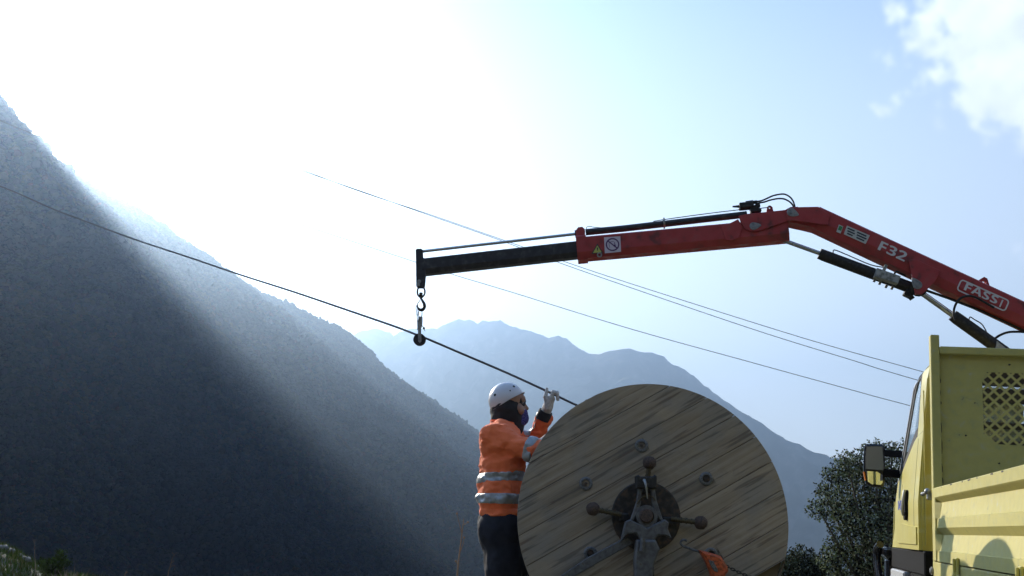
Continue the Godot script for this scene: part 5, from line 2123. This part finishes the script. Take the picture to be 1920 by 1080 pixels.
func stalk(main: Array, twigs: Array, d: float, label: String, rad: float) -> void:
	var base := at(main[0][0], main[0][1], d)
	var g := Vector3(base.x - 0.05, ground_y(base.x, d), base.z)
	var t := thing("dry_weed", label, "weed", g, "dry weeds at the road's edge")
	var pts := [g]
	for p in main:
		pts.append(at(p[0], p[1], d))
	var s := Shape.new()
	var line := curve(pts, 5)
	s.tube(line, range(line.size()).map(func(k): return rad * (1.0 - 0.75 * k / line.size())), 7)
	part("stem", s, mats.dry_stem, t)
	var k := 0
	for w in twigs:
		s = Shape.new()
		var q := fps(w, d)
		for j in q.size():
			q[j].z += 0.02 * sin(k * 2.0 + j)
		var l := curve(q, 4)
		s.tube(l, range(l.size()).map(func(i): return rad * 0.55 * (1.0 - 0.7 * i / l.size())), 6)
		s.ball(q[-1], Vector3.ONE * rad * 1.1, 8)
		part("twig", s, mats.dry_stem, t)
		k += 1

func twig_bush(foot: Vector3, label: String, height: float, n: int, seed_: int) -> void:
	var r := RandomNumberGenerator.new()
	r.seed = seed_
	var t := thing("bare_bush", label, "bush", foot)
	for k in n:
		var a := r.randf() * TAU
		var d := Vector3(cos(a) * r.randf_range(0.1, 0.7), 1.0, sin(a) * r.randf_range(0.1, 0.7)).normalized()
		var p0 := foot
		var p1 := foot + d * height * r.randf_range(0.4, 0.6)
		var p2 := p1 + (d + Vector3(r.randfn() * 0.4, 0.1, r.randfn() * 0.4)).normalized() * height * r.randf_range(0.3, 0.6)
		var s := Shape.new()
		s.tube(curve([p0, p1, p2], 3), [0.0045, 0.004, 0.0035, 0.003, 0.0026, 0.0022, 0.0015], 5)
		part("twig", s, mats.dry_stem, t)

func make_object_materials() -> void:
	var m: StandardMaterial3D
	# paint with worn, dusty patches
	m = mat("red", Color.WHITE, 0.42)
	triplanar(m, noise_tex(21, 0.012, [[0.15, srgb(0.16, 0.035, 0.035)], [0.3, srgb(0.34, 0.04, 0.042)], [0.6, srgb(0.4, 0.045, 0.048)], [0.85, srgb(0.36, 0.06, 0.06)]]), 1.3)
	m.roughness_texture = noise_tex(22, 0.03, [[0.2, Color(0.35, 0.35, 0.35)], [0.8, Color(0.75, 0.75, 0.75)]], 256)
	m.roughness = 1.0
	m = mat("navy", Color.WHITE, 0.5)
	triplanar(m, noise_tex(23, 0.02, [[0.25, srgb(0.018, 0.018, 0.024)], [0.6, srgb(0.028, 0.028, 0.036)], [0.85, srgb(0.06, 0.058, 0.06)]]), 1.7)
	m = mat("black_metal", Color.WHITE, 0.55)
	triplanar(m, noise_tex(24, 0.03, [[0.3, srgb(0.012, 0.012, 0.014)], [0.62, srgb(0.022, 0.021, 0.022)], [0.85, srgb(0.07, 0.06, 0.05)]]), 2.5)
	mat("rubber", srgb(0.012, 0.012, 0.013), 0.6)
	mat("chrome", srgb(0.62, 0.63, 0.65), 0.18, 1.0)
	m = mat("zinc", Color.WHITE, 0.45, 0.7)
	triplanar(m, noise_tex(25, 0.03, [[0.25, srgb(0.22, 0.23, 0.24)], [0.7, srgb(0.36, 0.37, 0.38)], [0.9, srgb(0.3, 0.24, 0.18)]], 256), 4.0)
	m = mat("grey_paint", Color.WHITE, 0.55)
	triplanar(m, noise_tex(26, 0.03, [[0.2, srgb(0.14, 0.14, 0.13)], [0.5, srgb(0.32, 0.33, 0.32)], [0.8, srgb(0.4, 0.4, 0.39)]], 256), 3.0)
	mat("rope", srgb(0.08, 0.08, 0.09), 0.9)
	mat("decal_white", srgb(0.62, 0.6, 0.6), 0.5)
	mat("decal_grey", srgb(0.5, 0.52, 0.5), 0.5)
	mat("decal_dark", srgb(0.04, 0.05, 0.06), 0.5)
	mat("decal_green", srgb(0.05, 0.25, 0.09), 0.5)
	mat("decal_lilac", srgb(0.62, 0.56, 0.66), 0.5)
	mat("decal_purple", srgb(0.09, 0.03, 0.13), 0.5)
	mat("decal_yellow", srgb(0.5, 0.5, 0.12), 0.5)
	m = mat("yellow", Color.WHITE, 0.4)
	triplanar(m, noise_tex(27, 0.008, [[0.15, srgb(0.52, 0.46, 0.14)], [0.35, srgb(0.55, 0.48, 0.11)], [0.7, srgb(0.57, 0.5, 0.115)], [0.88, srgb(0.58, 0.56, 0.26)]], 512, 6), 0.9)
	m.clearcoat_enabled = true
	m.clearcoat = 0.25
	m.clearcoat_roughness = 0.35
	m = mat("yellow_worn", Color.WHITE, 0.6)
	triplanar(m, noise_tex(28, 0.011, [[0.06, srgb(0.12, 0.1, 0.07)], [0.1, srgb(0.4, 0.38, 0.15)], [0.35, srgb(0.47, 0.415, 0.125)], [0.6, srgb(0.5, 0.445, 0.13)], [0.8, srgb(0.48, 0.435, 0.17)], [0.95, srgb(0.46, 0.46, 0.3)]], 1024, 6), 1.1)
	mat("black_plastic", srgb(0.01, 0.01, 0.011), 0.85).metallic_specular = 0.25
	mat("seal", srgb(0.01, 0.01, 0.011), 0.7)
	mat("silver_trim", srgb(0.4, 0.42, 0.45), 0.35, 0.4)
	mat("mirror_glass", srgb(0.7, 0.72, 0.73), 0.02, 1.0)
	m = mat("glass", Color(0.75, 0.85, 0.85, 0.16), 0.03)
	m.transparency = BaseMaterial3D.TRANSPARENCY_ALPHA
	mat("amber", srgb(0.75, 0.22, 0.02), 0.3)
	mat("interior", srgb(0.03, 0.03, 0.032), 0.8)
	mat("blue_letter", srgb(0.08, 0.12, 0.45), 0.5)
	mat("tyre", srgb(0.015, 0.015, 0.015), 0.85)
	mat("light_grey", srgb(0.38, 0.39, 0.4), 0.6)
	more_materials()

func build_rest() -> void:
	build_truck()
	build_crane()
	build_more()

func more_materials() -> void:
	mat("gloss_black", srgb(0.012, 0.012, 0.014), 0.18)
	var m := mat("reel_wood", Color.WHITE, 0.8)
	m.albedo_texture = wood_picture()
	m.uv1_triplanar = true
	m.uv1_scale = Vector3.ONE * (1.0 / 1.6)
	m.uv1_offset = Vector3.ONE * 0.5
	m.normal_enabled = true
	m.normal_texture = noise_normal(52)
	m.normal_scale = 0.4
	m = mat("reel_wood_back", srgb(0.2, 0.16, 0.1), 0.85)
	mat("cable", srgb(0.075, 0.077, 0.09), 0.5)
	mat("wire", srgb(0.16, 0.17, 0.2), 0.5, 0.3)
	m = mat("zinc_dark", Color.WHITE, 0.5, 0.6)
	triplanar(m, noise_tex(53, 0.04, [[0.2, srgb(0.09, 0.1, 0.11)], [0.6, srgb(0.2, 0.21, 0.23)], [0.9, srgb(0.16, 0.13, 0.1)]], 256), 6.0)
	m = mat("steel_dark", Color.WHITE, 0.6, 0.3)
	triplanar(m, noise_tex(54, 0.03, [[0.2, srgb(0.03, 0.025, 0.022)], [0.55, srgb(0.05, 0.045, 0.042)], [0.8, srgb(0.11, 0.07, 0.045)]], 256), 3.0)
	m = mat("steel_grey", Color.WHITE, 0.55, 0.3)
	triplanar(m, noise_tex(55, 0.03, [[0.2, srgb(0.085, 0.085, 0.09)], [0.5, srgb(0.12, 0.123, 0.13)], [0.8, srgb(0.15, 0.153, 0.16)], [0.95, srgb(0.11, 0.085, 0.06)]], 256), 3.5)
	m = mat("rust", Color.WHITE, 0.85)
	triplanar(m, noise_tex(56, 0.05, [[0.2, srgb(0.04, 0.03, 0.028)], [0.5, srgb(0.075, 0.052, 0.045)], [0.8, srgb(0.12, 0.08, 0.06)]], 256), 6.0)
	m = mat("brass_dirty", Color.WHITE, 0.6, 0.3)
	triplanar(m, noise_tex(57, 0.05, [[0.3, srgb(0.05, 0.042, 0.03)], [0.7, srgb(0.13, 0.1, 0.045)]], 256), 8.0)
	m = mat("orange_paint", Color.WHITE, 0.5)
	triplanar(m, noise_tex(58, 0.03, [[0.2, srgb(0.2, 0.05, 0.02)], [0.5, srgb(0.55, 0.1, 0.03)], [0.85, srgb(0.62, 0.13, 0.05)]], 256), 5.0)

	mat("skin", srgb(0.36, 0.21, 0.15), 0.6)
	mat("eye_white", srgb(0.3, 0.27, 0.25), 0.35)
	m = cloth("hood", 62, srgb(0.012, 0.012, 0.016), srgb(0.02, 0.02, 0.026), 3.0)
	m = cloth("navy_cloth", 63, srgb(0.008, 0.009, 0.018), srgb(0.015, 0.016, 0.028), 3.0)
	m.rim = 0.05
	m = cloth("hi_vis", 64, srgb(0.92, 0.18, 0.06), srgb(0.98, 0.215, 0.075), 2.0)
	m = cloth("reflective", 65, srgb(0.3, 0.32, 0.34), srgb(0.42, 0.44, 0.46), 4.0)
	m.metallic = 0.35
	m.roughness = 0.45
	m = cloth("glove", 66, srgb(0.4, 0.39, 0.37), srgb(0.62, 0.61, 0.6), 9.0)
	m = mat("mask", Color.WHITE, 0.85)
	triplanar(m, noise_tex(67, 0.05, [[0.3, srgb(0.03, 0.03, 0.16)], [0.62, srgb(0.05, 0.045, 0.24)], [0.7, srgb(0.4, 0.4, 0.6)], [0.8, srgb(0.06, 0.05, 0.25)]], 256, 3), 9.0)
	m = mat("helmet", srgb(0.66, 0.67, 0.72), 0.3)
	m.clearcoat_enabled = true
	m.clearcoat = 0.4
	m = mat("bark", Color.WHITE, 0.9)
	triplanar(m, noise_tex(68, 0.04, [[0.2, srgb(0.05, 0.045, 0.035)], [0.7, srgb(0.14, 0.125, 0.1)]], 256), 2.0)
	m = mat("leaf", Color.WHITE, 0.95)
	m.metallic_specular = 0.2
	m.vertex_color_use_as_albedo = true
	m.backlight_enabled = true
	m.backlight = srgb(0.11, 0.13, 0.06)
	m = mat("limestone", Color.WHITE, 0.9)
	triplanar(m, noise_tex(69, 0.03, [[0.2, srgb(0.08, 0.08, 0.075)], [0.5, srgb(0.19, 0.19, 0.18)], [0.85, srgb(0.32, 0.31, 0.3)]], 256), 2.5)
	mat("dry_stem", srgb(0.3, 0.22, 0.15), 0.85)

func cloth(key: String, seed_: int, a: Color, b: Color, scale: float) -> StandardMaterial3D:
	var m := mat(key, Color.WHITE, 0.85)
	triplanar(m, noise_tex(seed_, 0.02, [[0.3, a], [0.7, b]], 256), scale)
	m.rim_enabled = true
	m.rim = 0.25
	m.rim_tint = 0.6
	return m

func noise_normal(seed_: int) -> NoiseTexture2D:
	var t := noise_tex(seed_, 0.03, [], 512)
	t.as_normal_map = true
	t.bump_strength = 3.0
	return t

func build_more() -> void:
	build_reel()
	build_cable()
	build_wires()
	build_worker()
	build_helper()
	build_plants()
